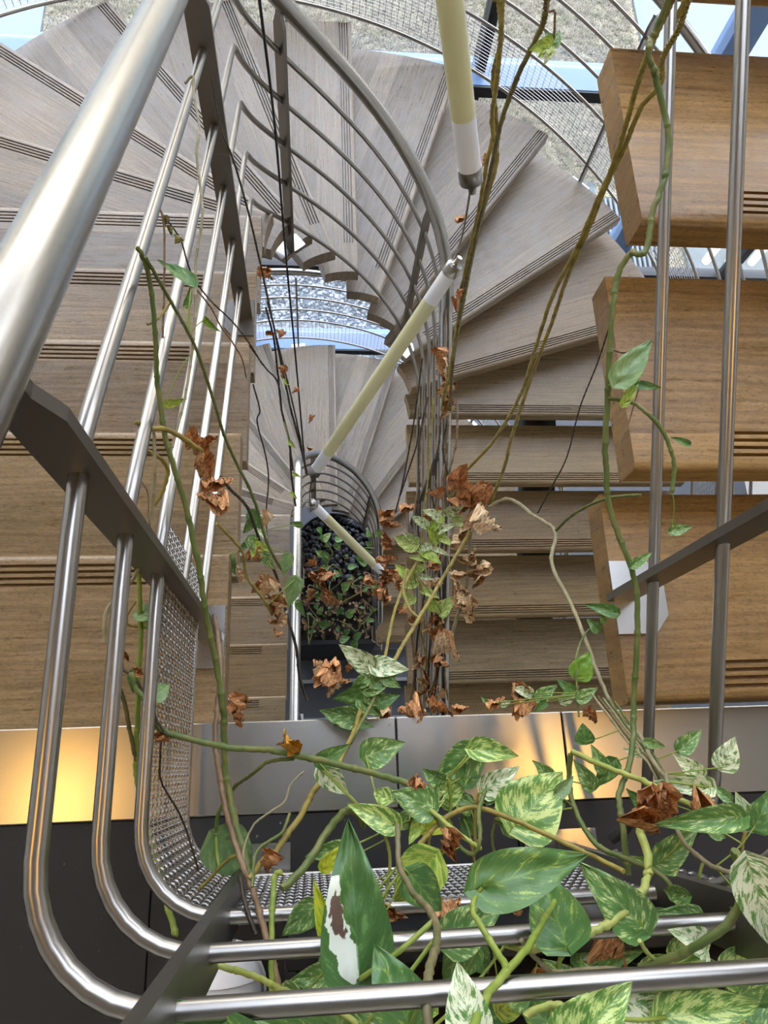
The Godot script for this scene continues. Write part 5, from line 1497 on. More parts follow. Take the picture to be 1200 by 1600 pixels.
		["dead", 4, 0.71, 0, [0.253, -0.230, -0.121, 0.293, -0.234, -0.106, 0.17, 0.97, -0.17]],
		["dead", 3, 0.65, 0, [0.291, -0.215, -0.151, 0.295, -0.221, -0.111, -0.00, 0.99, 0.15]],
		["dead", 4, 0.95, 0, [0.330, -0.213, -0.147, 0.334, -0.229, -0.121, -0.14, 0.83, 0.54]],
		["dead", 4, 0.70, 0, [0.113, -0.268, -0.051, 0.145, -0.270, -0.033, 0.35, 0.76, -0.55]],
		["dead", 4, 0.68, 0, [0.104, -0.265, -0.063, 0.120, -0.271, -0.035, 0.40, 0.92, -0.04]],
		["dead", 3, 0.86, 0, [0.063, -0.251, -0.116, 0.069, -0.266, -0.090, 0.47, 0.80, 0.36]],
		["dead", 3, 0.67, 0, [0.063, -0.256, -0.102, 0.074, -0.255, -0.083, -0.06, 1.00, 0.01]],
		["dead", 4, 0.62, 0, [0.219, -0.281, 0.016, 0.261, -0.292, 0.027, 0.32, 0.43, -0.85]],
		["dead", 3, 0.74, 0, [0.262, -0.266, -0.015, 0.274, -0.268, -0.000, -0.63, 0.49, 0.60]],
		["dead", 4, 0.81, 0, [0.154, -0.294, 0.035, 0.177, -0.287, 0.043, -0.14, 0.89, -0.43]],
		["dead", 3, 0.86, 0, [-0.023, -0.287, -0.038, 0.016, -0.274, -0.032, -0.29, 0.95, -0.14]],
		["dead", 4, 0.79, 0, [-0.063, -0.291, -0.039, -0.025, -0.291, -0.025, 0.08, 0.97, -0.21]],
		["dead", 3, 0.66, 0, [-0.078, -0.293, -0.036, -0.056, -0.306, -0.009, 0.54, 0.84, -0.05]],
		["dead", 3, 0.89, 0, [0.214, -0.474, -0.287, 0.235, -0.493, -0.257, 0.15, 0.88, 0.45]],
		["dead", 4, 0.93, 0, [0.218, -0.479, -0.270, 0.247, -0.475, -0.258, -0.41, 0.40, 0.82]],
		["dead", 4, 0.67, 0, [0.338, -0.283, 0.056, 0.360, -0.283, 0.069, -0.03, 0.99, 0.10]],
		["dead", 4, 0.66, 0, [0.276, -0.295, 0.073, 0.301, -0.293, 0.074, -0.02, 0.75, -0.66]],
		["dead", 4, 0.65, 0, [0.052, -0.275, -0.049, 0.078, -0.279, -0.039, -0.17, 0.71, 0.69]],
		["dead", 3, 0.92, 0, [0.031, -0.235, -0.172, 0.040, -0.243, -0.157, -0.48, 0.62, 0.62]],
		["dead", 3, 0.72, 0, [0.173, -0.270, -0.029, 0.197, -0.283, -0.010, 0.63, 0.73, -0.28]],
		["dead", 3, 0.85, 0, [0.314, -0.479, -0.244, 0.336, -0.482, -0.236, 0.29, 0.87, -0.40]],
		["dead", 4, 0.81, 0, [0.126, -0.492, -0.262, 0.146, -0.491, -0.258, -0.10, 0.89, 0.44]],
		["dead", 3, 0.63, 0, [0.094, -0.496, -0.259, 0.121, -0.487, -0.257, -0.20, 0.72, -0.66]],
		["dead", 3, 0.66, 0, [0.174, -0.486, -0.265, 0.197, -0.480, -0.263, -0.19, 0.63, 0.75]],
	]},
	{"called": "pothos_vine", "label": "trailing vine with green and papery tan leaves over the lower left treads", "category": "vine", "at": Vector3(0.174, 0.089, -0.415),
	"stems": [
		["dark", 0.0029, 0.0041, [0.000, 0.000, 0.000, 0.006, -0.101, -0.014, 0.027, -0.204, -0.018, 0.040, -0.265, 0.010, 0.055, -0.328, 0.041, 0.074, -0.389, 0.069, 0.089, -0.455, 0.112, 0.102, -0.524, 0.160, 0.119, -0.593, 0.210, 0.127, -0.669, 0.279, 0.146, -0.686, 0.333]],
		["yellow", 0.0029, 0.0034, [-0.008, -0.028, 0.078, 0.011, -0.082, 0.087, 0.029, -0.139, 0.102, 0.031, -0.202, 0.130, 0.059, -0.263, 0.162, 0.075, -0.322, 0.184]],
	],
	"leaves": [
		["green", 1, 0.60, 1, [0.032, -0.255, -0.022, 0.058, -0.266, 0.017, -0.15, 0.92, 0.36]],
		["green", 1, 0.60, 1, [0.036, -0.260, -0.007, 0.015, -0.272, 0.022, 0.17, 0.86, 0.48]],
		["var", 0, 0.60, 1, [0.029, -0.273, 0.029, 0.049, -0.284, 0.068, 0.12, 0.97, 0.22]],
		["lime", 0, 0.60, 1, [0.042, -0.276, 0.042, 0.076, -0.278, 0.058, -0.16, 0.88, 0.45]],
		["green", 1, 0.60, 1, [0.022, -0.278, 0.041, 0.004, -0.285, 0.056, -0.09, 0.94, 0.33]],
		["var", 2, 0.60, 1, [0.056, -0.282, 0.062, 0.080, -0.291, 0.094, -0.04, 0.96, 0.29]],
		["sage", 0, 0.60, 1, [0.112, -0.278, 0.067, 0.096, -0.294, 0.108, -0.24, 0.93, 0.27]],
		["sage", 2, 0.60, 1, [0.125, -0.293, 0.115, 0.109, -0.315, 0.172, -0.07, 0.94, 0.34]],
		["green", 2, 0.60, 1, [0.131, -0.308, 0.160, 0.142, -0.318, 0.193, -0.55, 0.72, 0.43]],
		["green", 0, 0.60, 1, [0.137, -0.254, 0.007, 0.112, -0.255, 0.002, -0.13, 0.85, 0.51]],
		["sage", 1, 0.60, 1, [-0.009, -0.289, 0.063, -0.007, -0.303, 0.104, -0.38, 0.87, 0.32]],
		["cream", 1, 0.60, 1, [0.049, -0.267, 0.017, 0.069, -0.272, 0.036, 0.44, 0.87, -0.23]],
		["lime", 0, 0.60, 1, [0.042, -0.285, 0.067, 0.031, -0.275, 0.035, 0.27, 0.94, 0.21]],
		["dead", 3, 0.93, 0, [0.051, -0.285, 0.070, 0.012, -0.287, 0.059, 0.08, 0.91, -0.41]],
		["tan", 4, 0.78, 0, [0.087, -0.302, 0.129, 0.050, -0.314, 0.148, -0.45, 0.81, -0.37]],
		["tan", 4, 0.78, 0, [0.100, -0.314, 0.168, 0.058, -0.316, 0.148, -0.03, 1.00, -0.07]],
		["dead", 4, 0.90, 0, [0.093, -0.313, 0.162, 0.085, -0.322, 0.195, -0.42, 0.90, 0.14]],
		["tan", 3, 0.68, 0, [0.053, -0.300, 0.114, 0.085, -0.295, 0.113, -0.16, 0.98, -0.10]],
		["dead", 3, 0.85, 0, [0.055, -0.304, 0.125, 0.029, -0.312, 0.137, -0.26, 0.96, 0.11]],
		["tan", 3, 0.84, 0, [0.090, -0.327, 0.201, 0.109, -0.321, 0.180, 0.23, 0.88, 0.43]],
		["dead", 3, 0.65, 0, [0.086, -0.325, 0.196, 0.064, -0.329, 0.197, -0.08, 0.75, 0.65]],
		["dead", 4, 0.66, 0, [0.094, -0.333, 0.220, 0.077, -0.335, 0.212, -0.38, 0.69, 0.61]],
		["tan", 3, 0.69, 0, [0.008, -0.304, 0.111, 0.009, -0.292, 0.086, 0.60, 0.70, 0.38]],
		["tan", 4, 0.76, 0, [0.076, -0.255, -0.010, 0.055, -0.259, 0.007, -0.43, 0.83, -0.35]],
	]},
	{"called": "pothos_vine", "label": "tangle of thin black climbing stems hanging in the stair eye", "category": "vine", "at": Vector3(0.160, 0.321, -1.086),
	"stems": [
		["dark", 0.0019, 0.0034, [0.000, 0.000, 0.000, 0.010, -0.068, 0.045, 0.028, -0.125, 0.062, 0.039, -0.274, 0.034, 0.051, -0.382, 0.044, 0.063, -0.542, 0.047, 0.078, -0.707, 0.067, 0.092, -0.872, 0.087, 0.112, -0.996, 0.146, 0.135, -1.118, 0.195, 0.158, -1.197, 0.276]],
		["dark", 0.0026, 0.0037, [0.063, -0.557, 0.091, 0.075, -0.713, 0.083, 0.077, -0.873, 0.087, 0.084, -0.999, 0.145, 0.103, -1.121, 0.194, 0.106, -1.247, 0.251, 0.117, -1.375, 0.317]],
		["dark", 0.0020, 0.0026, [0.067, -0.552, 0.077, 0.093, -0.772, 0.105, 0.114, -0.939, 0.133, 0.139, -1.117, 0.195, 0.154, -1.196, 0.272]],
		["dark", 0.0018, 0.0026, [0.040, -0.415, 0.289, 0.062, -0.606, 0.232, 0.084, -0.796, 0.171, 0.091, -0.914, 0.209, 0.103, -1.121, 0.194, 0.112, -1.243, 0.241]],
		["dark", 0.0017, 0.0019, [0.055, -0.352, 0.418, 0.065, -0.414, 0.445, 0.056, -0.469, 0.448, 0.067, -0.583, 0.474, 0.071, -0.649, 0.511, 0.065, -0.675, 0.583, 0.071, -0.651, 0.670]],
	],
	"leaves": [
		["dead", 4, 0.67, 0, [0.061, -0.666, 0.099, 0.084, -0.662, 0.098, -0.17, 0.93, 0.32]],
		["dead", 4, 0.70, 0, [0.092, -0.665, 0.105, 0.086, -0.662, 0.085, 0.79, 0.60, -0.14]],
		["dead", 4, 0.77, 0, [0.092, -0.692, 0.181, 0.101, -0.702, 0.203, 0.60, 0.79, 0.12]],
		["dead", 4, 0.65, 0, [0.133, -0.705, 0.231, 0.126, -0.709, 0.246, 0.53, 0.70, 0.48]],
		["dead", 3, 0.91, 0, [0.170, -0.726, 0.302, 0.171, -0.727, 0.320, 0.65, 0.76, -0.01]],
		["dead", 4, 0.78, 0, [0.175, -0.753, 0.382, 0.159, -0.755, 0.378, -0.21, 0.82, 0.53]],
		["dead", 3, 0.61, 0, [0.070, -0.610, -0.060, 0.037, -0.614, -0.067, -0.23, 0.53, 0.81]],
		["dead", 3, 0.62, 0, [0.040, -0.618, -0.046, 0.073, -0.613, -0.046, -0.15, 0.96, -0.25]],
		["lime", 0, 0.50, 1, [0.106, -0.883, 0.122, 0.088, -0.878, 0.104, -0.04, 0.96, 0.28]],
		["lime", 1, 0.50, 1, [0.109, -0.937, 0.279, 0.127, -0.941, 0.297, -0.02, 0.97, 0.25]],
		["lime", 1, 0.50, 1, [0.120, -0.966, 0.366, 0.142, -0.967, 0.375, -0.05, 0.97, 0.23]],
		["lime", 0, 0.50, 1, [0.114, -0.984, 0.417, 0.132, -0.989, 0.435, 0.01, 0.97, 0.23]],
	]},
	{"called": "pothos_vine", "label": "single dark hanging tendril right of the slanted light tube", "category": "vine", "at": Vector3(0.680, -0.677, -1.124),
	"stems": [
		["dark", 0.0025, 0.0035, [0.000, 0.000, 0.000, 0.021, -0.322, 0.014, 0.024, -0.550, 0.060, 0.019, -0.786, 0.126, 0.015, -1.011, 0.159]],
		["dark", 0.0029, 0.0034, [0.033, -0.328, 0.036, 0.040, -0.449, 0.080, 0.031, -0.620, 0.110, 0.017, -0.847, 0.145]],
	],
	"leaves": [
	]},
	{"called": "pothos_vine", "label": "small creeping vines growing over the planter bed soil", "category": "vine", "at": Vector3(0.328, -4.449, -0.933),
	"stems": [
		["green", 0.0046, 0.0045, [0.000, 0.000, 0.000, -0.032, 0.016, 0.098, -0.031, 0.079, 0.069, -0.031, 0.139, 0.049, 0.057, 0.237, -0.054]],
		["green", 0.0046, 0.0045, [0.424, 0.030, 0.039, 0.399, 0.109, -0.042, 0.464, 0.194, -0.114, 0.378, 0.204, -0.016, 0.319, 0.268, -0.066]],
		["green", 0.0046, 0.0045, [0.382, 0.177, -0.395, 0.310, 0.200, -0.330, 0.383, 0.249, -0.298, 0.462, 0.305, -0.281, 0.506, 0.321, -0.162]],
		["yellow", 0.0046, 0.0045, [0.225, 0.117, -0.271, 0.225, 0.145, -0.196, 0.272, 0.207, -0.210, 0.372, 0.283, -0.246, 0.409, 0.337, -0.237]],
		["green", 0.0046, 0.0045, [0.213, 0.047, -0.072, 0.281, 0.092, -0.028, 0.341, 0.133, 0.024, 0.398, 0.219, -0.055, 0.465, 0.272, -0.035]],
		["brown", 0.0046, 0.0045, [0.432, 0.098, -0.155, 0.411, 0.164, -0.197, 0.403, 0.182, -0.098, 0.465, 0.247, -0.114, 0.385, 0.314, -0.178]],
		["green", 0.0046, 0.0045, [0.114, 0.154, -0.409, 0.033, 0.186, -0.373, 0.085, 0.266, -0.435, 0.154, 0.362, -0.537, 0.072, 0.437, -0.623]],
		["green", 0.0046, 0.0045, [0.027, 0.031, -0.082, -0.031, 0.093, -0.124, -0.031, 0.117, -0.038, -0.031, 0.131, 0.074, -0.031, 0.176, 0.098]],
		["brown", 0.0046, 0.0045, [-0.000, 0.086, -0.248, -0.030, 0.141, -0.260, -0.030, 0.160, -0.163, -0.027, 0.219, -0.179, 0.055, 0.274, -0.160]],
		["brown", 0.0046, 0.0045, [0.101, 0.020, -0.028, 0.050, 0.057, 0.005, 0.047, 0.134, -0.066, -0.030, 0.213, -0.164, -0.001, 0.287, -0.215]],
		["brown", 0.0046, 0.0045, [0.466, 0.056, -0.025, 0.467, 0.068, 0.095, 0.529, 0.121, 0.114, 0.481, 0.172, 0.107, 0.514, 0.233, 0.094]],
		["green", 0.0046, 0.0045, [0.141, 0.142, -0.368, 0.137, 0.168, -0.291, 0.233, 0.257, -0.365, 0.164, 0.334, -0.452, 0.104, 0.356, -0.381]],
		["brown", 0.0046, 0.0045, [0.493, 0.186, -0.389, 0.401, 0.238, -0.412, 0.476, 0.252, -0.277, 0.377, 0.305, -0.308, 0.369, 0.321, -0.203]],
		["green", 0.0046, 0.0045, [0.401, 0.203, -0.465, 0.412, 0.280, -0.532, 0.464, 0.340, -0.536, 0.386, 0.394, -0.562, 0.471, 0.450, -0.544]],
		["brown", 0.0046, 0.0045, [0.475, 0.018, 0.089, 0.533, 0.058, 0.142, 0.529, 0.115, 0.130, 0.524, 0.153, 0.175, 0.519, 0.203, 0.182]],
		["green", 0.0046, 0.0045, [0.076, 0.166, -0.455, 0.000, 0.201, -0.425, 0.037, 0.217, -0.308, -0.029, 0.264, -0.309, -0.029, 0.283, -0.211]],
	],
	"leaves": [
		["var", 0, 0.80, 0, [0.269, 0.164, -0.087, 0.323, 0.187, -0.138, -0.14, 0.95, 0.28]],
		["green", 0, 0.80, 0, [0.316, 0.090, 0.140, 0.339, 0.118, 0.065, -0.46, 0.87, 0.19]],
		["var", 0, 0.80, 0, [0.438, 0.381, -0.661, 0.425, 0.398, -0.714, 0.12, 0.95, 0.28]],
		["var", 0, 0.80, 0, [0.262, 0.245, -0.323, 0.235, 0.215, -0.244, -0.52, 0.84, 0.15]],
		["green", 0, 0.80, 0, [0.049, 0.368, -0.738, 0.075, 0.353, -0.687, 0.36, 0.93, 0.08]],
		["green", 0, 0.80, 0, [0.266, 0.129, 0.015, 0.247, 0.109, 0.065, -0.20, 0.94, 0.29]],
		["green", 0, 0.80, 0, [0.327, 0.115, 0.072, 0.382, 0.134, 0.034, -0.18, 0.96, 0.21]],
		["green", 0, 0.80, 0, [0.364, 0.328, -0.530, 0.376, 0.302, -0.451, -0.29, 0.90, 0.34]],
		["green", 0, 0.80, 0, [0.169, 0.205, -0.233, 0.115, 0.183, -0.187, -0.14, 0.95, 0.28]],
		["green", 0, 0.80, 0, [0.230, 0.174, -0.125, 0.170, 0.168, -0.126, -0.09, 0.90, 0.43]],
		["green", 0, 0.80, 0, [0.113, 0.326, -0.599, 0.133, 0.342, -0.639, -0.50, 0.86, 0.10]],
		["var", 0, 0.80, 0, [0.024, 0.121, -0.034, 0.016, 0.137, -0.082, -0.19, 0.92, 0.34]],
		["green", 0, 0.80, 0, [0.176, 0.330, -0.592, 0.232, 0.349, -0.630, -0.14, 0.95, 0.27]],
		["sage", 0, 0.80, 0, [0.217, 0.097, 0.090, 0.288, 0.114, 0.064, -0.25, 0.96, -0.08]],
		["var", 0, 0.80, 0, [0.501, 0.399, -0.694, 0.558, 0.385, -0.637, -0.28, 0.83, 0.49]],
		["green", 0, 0.80, 0, [0.429, 0.168, -0.051, 0.480, 0.172, -0.046, -0.05, 0.98, -0.20]],
		["green", 0, 0.80, 0, [0.087, 0.199, -0.242, 0.009, 0.189, -0.235, -0.09, 0.93, 0.35]],
		["green", 0, 0.80, 0, [0.203, 0.261, -0.383, 0.162, 0.273, -0.431, 0.37, 0.93, -0.08]],
		["var", 0, 0.80, 0, [0.088, 0.339, -0.644, 0.144, 0.365, -0.702, -0.42, 0.91, -0.00]],
		["green", 0, 0.80, 0, [0.220, 0.202, -0.211, 0.201, 0.216, -0.256, -0.26, 0.89, 0.38]],
		["green", 0, 0.80, 0, [0.023, 0.163, -0.156, 0.052, 0.180, -0.196, -0.45, 0.89, 0.05]],
		["sage", 0, 0.80, 0, [0.512, 0.301, -0.410, 0.575, 0.315, -0.430, -0.10, 0.94, 0.33]],
		["green", 0, 0.80, 0, [0.127, 0.302, -0.526, 0.088, 0.306, -0.549, 0.08, 1.00, 0.03]],
		["green", 0, 0.80, 0, [0.098, 0.308, -0.551, 0.099, 0.281, -0.472, -0.09, 0.94, 0.33]],
		["green", 0, 0.80, 0, [0.431, 0.365, -0.618, 0.456, 0.351, -0.568, -0.09, 0.94, 0.33]],
		["green", 0, 0.80, 0, [0.064, 0.340, -0.653, 0.082, 0.356, -0.693, 0.19, 0.88, 0.43]],
		["sage", 0, 0.80, 0, [0.445, 0.198, -0.132, 0.503, 0.202, -0.125, -0.12, 0.81, 0.57]],
		["green", 0, 0.80, 0, [0.185, 0.351, -0.649, 0.264, 0.363, -0.659, -0.17, 0.98, -0.14]],
		["green", 0, 0.80, 0, [0.414, 0.310, -0.463, 0.348, 0.313, -0.492, 0.05, 1.00, -0.01]],
		["var", 0, 0.80, 0, [0.484, 0.248, -0.263, 0.463, 0.270, -0.334, -0.25, 0.90, 0.36]],
		["var", 0, 0.80, 0, [0.079, 0.303, -0.543, 0.021, 0.307, -0.572, -0.03, 0.98, 0.20]],
		["var", 0, 0.80, 0, [0.303, 0.267, -0.374, 0.266, 0.255, -0.349, -0.33, 0.94, -0.03]],
		["green", 0, 0.80, 0, [0.282, 0.289, -0.442, 0.349, 0.299, -0.451, -0.17, 0.97, -0.15]],
		["green", 0, 0.80, 0, [0.065, 0.125, -0.035, 0.149, 0.132, -0.029, -0.10, 0.94, 0.34]],
		["var", 0, 0.80, 0, [0.052, 0.150, -0.111, 0.066, 0.170, -0.164, -0.24, 0.93, 0.29]],
		["var", 0, 0.80, 0, [0.068, 0.263, -0.432, 0.139, 0.280, -0.459, -0.14, 0.96, 0.23]],
		["dead", 3, 0.90, 0, [0.511, 0.429, -0.317, 0.565, 0.435, -0.417, 0.42, 0.86, 0.28]],
		["dead", 3, 0.83, 0, [0.110, 0.337, -0.173, 0.110, 0.380, -0.264, 0.66, 0.68, 0.32]],
		["dead", 3, 0.63, 0, [0.589, 0.439, -0.323, 0.524, 0.432, -0.273, 0.37, 0.73, 0.58]],
		["dead", 3, 0.80, 0, [0.448, 0.455, -0.411, 0.530, 0.480, -0.429, -0.17, 0.87, 0.47]],
		["dead", 3, 0.87, 0, [0.103, 0.334, -0.165, 0.196, 0.321, -0.157, 0.16, 0.94, -0.32]],
		["dead", 4, 0.89, 0, [0.078, 0.407, -0.384, 0.172, 0.425, -0.343, -0.43, 0.39, 0.82]],
		["dead", 3, 0.66, 0, [0.540, 0.429, -0.309, 0.500, 0.409, -0.232, 0.36, 0.84, 0.40]],
		["dead", 4, 0.71, 0, [0.582, 0.438, -0.322, 0.521, 0.436, -0.304, -0.17, 0.86, -0.49]],
		["dead", 3, 0.71, 0, [-0.030, 0.350, -0.250, -0.022, 0.332, -0.156, 0.74, 0.67, 0.07]],
		["dead", 4, 0.92, 0, [0.106, 0.402, -0.361, 0.012, 0.382, -0.364, -0.22, 0.98, 0.01]],
		["dead", 4, 0.72, 0, [0.058, 0.377, -0.303, 0.111, 0.353, -0.254, 0.13, 0.94, 0.32]],
		["dead", 4, 0.93, 0, [0.534, 0.392, -0.205, 0.555, 0.421, -0.257, 0.19, 0.83, 0.53]],
		["dead", 3, 0.67, 0, [0.023, 0.417, -0.427, -0.050, 0.397, -0.462, 0.04, 0.83, -0.55]],
		["dead", 3, 0.62, 0, [0.002, 0.396, -0.373, 0.043, 0.391, -0.282, -0.40, 0.89, 0.23]],
		["dead", 4, 0.71, 0, [0.518, 0.405, -0.246, 0.532, 0.365, -0.144, -0.57, 0.73, 0.37]],
		["dead", 4, 0.86, 0, [0.471, 0.444, -0.372, 0.539, 0.458, -0.412, -0.41, 0.82, -0.40]],
		["dead", 4, 0.75, 0, [0.488, 0.392, -0.217, 0.511, 0.424, -0.269, 0.03, 0.84, 0.55]],
		["dead", 3, 0.71, 0, [0.081, 0.335, -0.175, 0.189, 0.361, -0.187, -0.24, 0.67, -0.70]],
		["dead", 3, 0.63, 0, [0.413, 0.425, -0.336, 0.482, 0.416, -0.257, -0.61, 0.53, 0.59]],
		["dead", 3, 0.74, 0, [0.581, 0.384, -0.170, 0.503, 0.382, -0.229, -0.56, 0.40, 0.72]],
	]},
]

func leaf_texture(kind: String, seed_: int) -> ImageTexture:
	# u: base to tip, v: across with the midrib at 0.5
	var w := 192
	var h := 128
	var img := Image.create(w, h, false, Image.FORMAT_RGB8)
	var n := noise(1.0, seed_, 3)
	var base := Color(0.30, 0.46, 0.25)
	var pale := Color(0.78, 0.82, 0.55)
	var share := 0.0
	match kind:
		"green":
			base = Color(0.28, 0.44, 0.19); pale = Color(0.60, 0.69, 0.32); share = -0.26
		"sage":
			base = Color(0.42, 0.54, 0.32); pale = Color(0.54, 0.64, 0.40); share = -0.05
		"bright":
			base = Color(0.38, 0.56, 0.16); pale = Color(0.52, 0.66, 0.22); share = -0.05
		"var":
			base = Color(0.33, 0.49, 0.22); pale = Color(0.77, 0.82, 0.54); share = -0.14
		"marble":
			base = Color(0.35, 0.52, 0.20); pale = Color(0.79, 0.85, 0.50); share = 0.04
		"cream":
			base = Color(0.37, 0.53, 0.24); pale = Color(0.90, 0.91, 0.76); share = 0.16
		"lime":
			base = Color(0.46, 0.60, 0.20); pale = Color(0.74, 0.80, 0.36); share = 0.05
		"palelime":
			base = Color(0.56, 0.68, 0.30); pale = Color(0.86, 0.90, 0.58); share = 0.06
		"yellowleaf":
			base = Color(0.72, 0.72, 0.16); pale = Color(0.52, 0.64, 0.16); share = -0.1
		"gold":
			base = Color(0.82, 0.62, 0.20); pale = Color(0.70, 0.48, 0.18); share = 0.0
		"patch":
			base = Color(0.25, 0.40, 0.17); pale = Color(0.40, 0.56, 0.30); share = -0.2
		"dead":
			base = Color(0.68, 0.44, 0.25); pale = Color(0.86, 0.64, 0.42); share = 0.0
		"tan":
			base = Color(0.86, 0.68, 0.48); pale = Color(0.96, 0.86, 0.68); share = 0.0
		"olive":
			base = Color(0.45, 0.42, 0.20); pale = Color(0.6, 0.55, 0.3); share = 0.0
	for y in h:
		for x in w:
			var t := float(x) / w
			var u := absf(y / float(h) - 0.5) * 2.0
			var side := 1.0 if y * 2 > h else -1.0
			var a := (t - u * 0.42) * 2.4
			var v := n.get_noise_2d(a * 2.2 + side * 40.0, (u * 0.9 + t * 0.4) * 1.6) * 0.6 + n.get_noise_2d(a * 9.0 + side * 20.0, (u + t * 0.3) * 2.4) * 0.42 + n.get_noise_2d(t * 34.0, side * u * 14.0) * 0.22
			var c := base.lerp(base.lightened(0.12), clamp(0.5 + v, 0.0, 1.0))
			c = c.lerp(base.lerp(pale, 0.4), smoothstep(-0.16, 0.02, v + share))
			c = c.lerp(pale, smoothstep(0.03, 0.16, v + share))
			if kind == "patch":
				# one half bleached white with a brown scorch in it
				var mid := 0.16 + t * 1.05 + n.get_noise_2d(t * 9.0, 3.0) * 0.10
				if side < 0.0 and absf(u - mid) < 0.34 - 0.18 * t + n.get_noise_2d(t * 16.0, u * 3.0) * 0.06 and t > 0.03 and t < 0.66:
					c = Color(0.90, 0.92, 0.84)
					var q := Vector2((t - 0.42) / 0.14, (u - 0.55 - (t - 0.42) * 1.0) / 0.2)
					if q.length() + n.get_noise_2d(t * 12.0, u * 6.0) * 0.5 < 1.0:
						c = Color(0.42, 0.33, 0.28).darkened(0.2 * absf(n.get_noise_2d(t * 30.0, u * 10.0)))
			if u < 0.035:
				c = c.lerp(pale.lerp(base, 0.35), 0.55)
			if kind == "dead" or kind == "tan":
				c = c.darkened(clamp(n.get_noise_2d(t * 14.0, y * 0.11) * 0.7, 0.0, 0.4))
			img.set_pixel(x, y, c)
	img.generate_mipmaps()
	return ImageTexture.create_from_image(img)

func leaf_mesh(variant: int) -> ArrayMesh:
	# heart-shaped blade, x from the stalk (0) to the tip (1), z across, y up; 3 and 4 are crumpled
	var st := begin()
	st.set_smooth_group(1)
	var n := noise(1.0, 60 + variant, 2)
	var fold: float = [0.16, 0.34, 0.22, 0.5, 0.8][variant]
	var droop: float = [0.10, 0.26, 0.16, 0.4, 0.3][variant]
	var nx := 14
	var ny := 8
	var pt := func(i: int, j: int) -> Vector3:
		var t := float(i) / nx
		var u := float(j) / ny * 2.0 - 1.0
		var half := 0.5 * pow(sin(PI * pow(clamp(t, 0.0, 1.0), 0.56)), 0.82) * (1.0 - 0.28 * t)
		half = max(half * 1.08, 0.004)
		var x := t - 0.16 * pow(1.0 - t, 3.0) * pow(absf(u), 1.4) + 0.06 * (1.0 - t) * 0.0
		var y := absf(u) * half * fold - droop * t * t
		y += n.get_noise_2d(t * 2.6, u * 1.6) * 0.05
		if variant >= 3:
			y += n.get_noise_2d(t * 5.0 + 9.0, u * 3.5) * 0.42
			var curl := u * (1.5 if variant == 3 else 2.3)
			return Vector3(x + n.get_noise_2d(t * 4.0, u * 3.0) * 0.12, y + (1.0 - cos(curl)) * half * 0.7, sin(curl) * half * 0.75 + n.get_noise_2d(t * 4.0 + 30.0, 2.0) * 0.12)
		return Vector3(x, y, u * half)
	for i in nx:
		for j in ny:
			var q: Array = [[i, j], [i + 1, j], [i + 1, j + 1], [i, j], [i + 1, j + 1], [i, j + 1]]
			for e in q:
				st.set_uv(Vector2(float(e[0]) / nx, float(e[1]) / ny))
				st.add_vertex(pt.call(e[0], e[1]))
	return done(st)

var LM := {}
var SM := {}
var LMESH: Array = []

func foliage_materials() -> void:
	for i in 5:
		LMESH.append(leaf_mesh(i))
	var k := 100
	for kind in ["green", "sage", "bright", "var", "marble", "cream", "lime", "palelime", "yellowleaf", "gold", "patch", "dead", "tan", "olive"]:
		var m := plain(Color.WHITE, 0.42)
		m.albedo_texture = leaf_texture(kind, k)
		m.cull_mode = BaseMaterial3D.CULL_DISABLED
		if kind == "dead" or kind == "tan":
			m.roughness = 0.75
			m.backlight_enabled = true
			m.backlight = Color(0.24, 0.13, 0.05)
		else:
			m.backlight_enabled = true
			m.backlight = Color(0.14, 0.20, 0.05)
		LM[kind] = m
		k += 11
	var tones := {"green": [Color(0.34, 0.41, 0.18), Color(0.46, 0.46, 0.24)], "olive": [Color(0.42, 0.39, 0.17), Color(0.34, 0.28, 0.14)], "yellow": [Color(0.60, 0.54, 0.24), Color(0.48, 0.42, 0.18)],
		"lime_stem": [Color(0.68, 0.69, 0.36), Color(0.56, 0.60, 0.26)], "bright_stem": [Color(0.48, 0.56, 0.20), Color(0.58, 0.62, 0.28)], "greygreen": [Color(0.52, 0.50, 0.36), Color(0.62, 0.57, 0.44)],
		"brown": [Color(0.42, 0.33, 0.23), Color(0.54, 0.44, 0.32)], "dark": [Color(0.17, 0.14, 0.09), Color(0.26, 0.20, 0.13)], "mottled": [Color(0.40, 0.40, 0.24), Color(0.56, 0.48, 0.36)]}
	for kind in tones:
		var img := Image.create(96, 96, false, Image.FORMAT_RGB8)
		var n := noise(0.06, k, 3)
		for y in 96:
			for x in 96:
				img.set_pixel(x, y, tones[kind][0].lerp(tones[kind][1], smoothstep(-0.15, 0.25, n.get_noise_2d(x, y))))
		var m := plain(Color.WHITE, 0.5)
		m.albedo_texture = ImageTexture.create_from_image(img)
		m.uv1_triplanar = true
		m.uv1_world_triplanar = true
		m.uv1_scale = Vector3(5, 5, 5)
		SM[kind] = m
		k += 3

func add_leaf(parent: Node3D, base: Vector3, tip: Vector3, up: Vector3, wr: float, kind: String, variant: int) -> void:
	var d := tip - base
	var l := d.length()
	d /= l
	var n := (up - d * up.dot(d)).normalized()
	var s := d.cross(n)
	var o := obj("dry_leaf" if kind == "dead" or kind == "tan" else "leaf", LMESH[variant], LM[kind], parent)
	o.transform = Transform3D(Basis(d * l, n * l, s * l * wr), base)

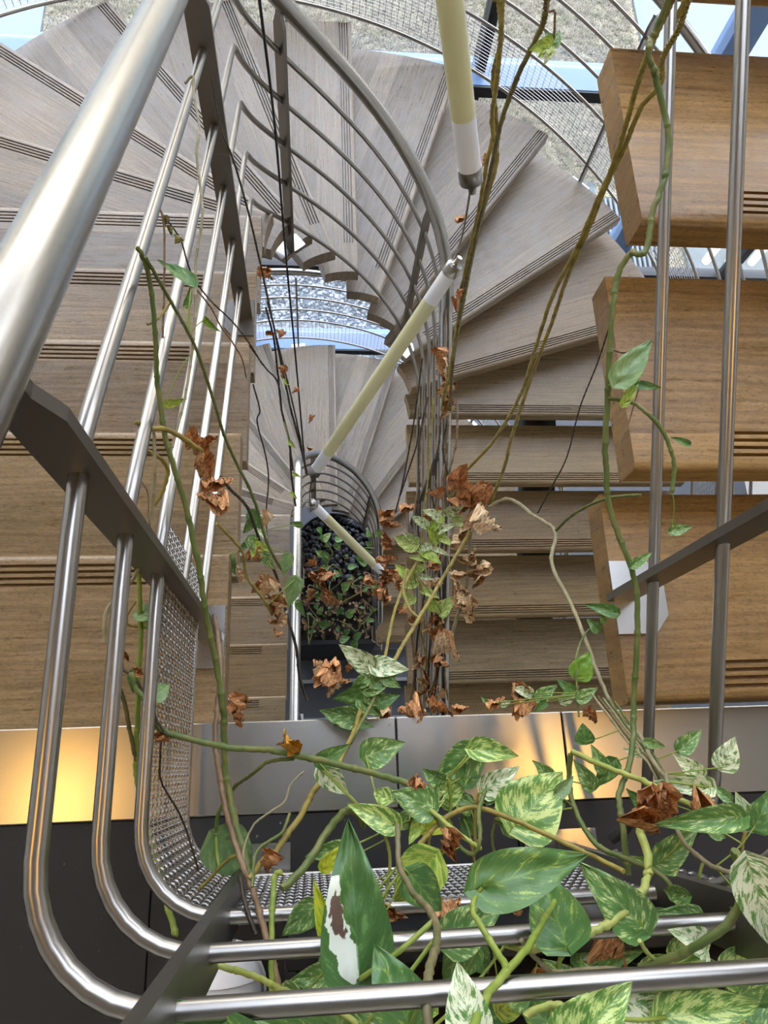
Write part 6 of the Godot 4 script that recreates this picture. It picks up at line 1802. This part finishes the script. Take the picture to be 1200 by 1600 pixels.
func stem_mesh(pts: PackedVector3Array, r0: float, r1: float) -> ArrayMesh:
	# a stalk with swollen nodes every few centimetres
	var p := smooth(pts, 7)
	var rad := PackedFloat32Array()
	var run := 0.0
	var gap: float = clamp(r0 * 16.0, 0.03, 0.09)
	var next := gap * 0.6
	var total := 0.0
	for i in p.size() - 1:
		total += (p[i + 1] - p[i]).length()
	var fine := PackedVector3Array()
	for i in p.size():
		if i > 0:
			run += (p[i] - p[i - 1]).length()
		var r: float = lerp(r0, r1, run / max(total, 0.001))
		if run >= next and i < p.size() - 1:
			next += gap * rng.randf_range(0.8, 1.25)
			var d := (p[i + 1] - p[i]).normalized()
			for e in [[-0.8, 1.0], [-0.25, 1.22], [0.25, 1.22], [0.8, 1.0]]:
				fine.append(p[i] + d * r * e[0])
				rad.append(r * e[1])
		else:
			fine.append(p[i] + Vector3(rng.randf_range(-1, 1), rng.randf_range(-1, 1), rng.randf_range(-1, 1)) * r * 0.22)
			rad.append(r)
	return tube_mesh(fine, rad, 8)

func foliage() -> void:
	foliage_materials()
	for v in VINES:
		var o := thing(v.called, v.label, v.category, v.at, "pothos vines about the stair" if v.called == "pothos_vine" else "")
		var all := PackedVector3Array()
		for s in v.stems:
			var pts := PackedVector3Array()
			var a: Array = s[3]
			for i in a.size() / 3:
				pts.append(Vector3(a[i * 3], a[i * 3 + 1], a[i * 3 + 2]))
			obj("stem", stem_mesh(pts, s[1], s[2]), SM[s[0]], o)
			all.append_array(smooth(pts, 5))
		for l in v.leaves:
			var c: Array = l[4]
			var b := Vector3(c[0], c[1], c[2])
			add_leaf(o, b, Vector3(c[3], c[4], c[5]), Vector3(c[6], c[7], c[8]), l[2], l[0], l[1])
			if l[3] == 1:
				var best := all[0]
				for p in all:
					if p.distance_squared_to(b) < best.distance_squared_to(b):
						best = p
				var gap := best.distance_to(b)
				if gap > 0.006 and gap < 0.16:
					var mid := (best + b) * 0.5 + Vector3(0, 0.12, 0) * gap
					var r: float = clamp(b.distance_to(Vector3(c[3], c[4], c[5])) * 0.022, 0.0008, 0.0024)
					obj("petiole", tube_mesh(smooth(PackedVector3Array([best, mid, b]), 4), r, 6), SM["bright_stem"], o)
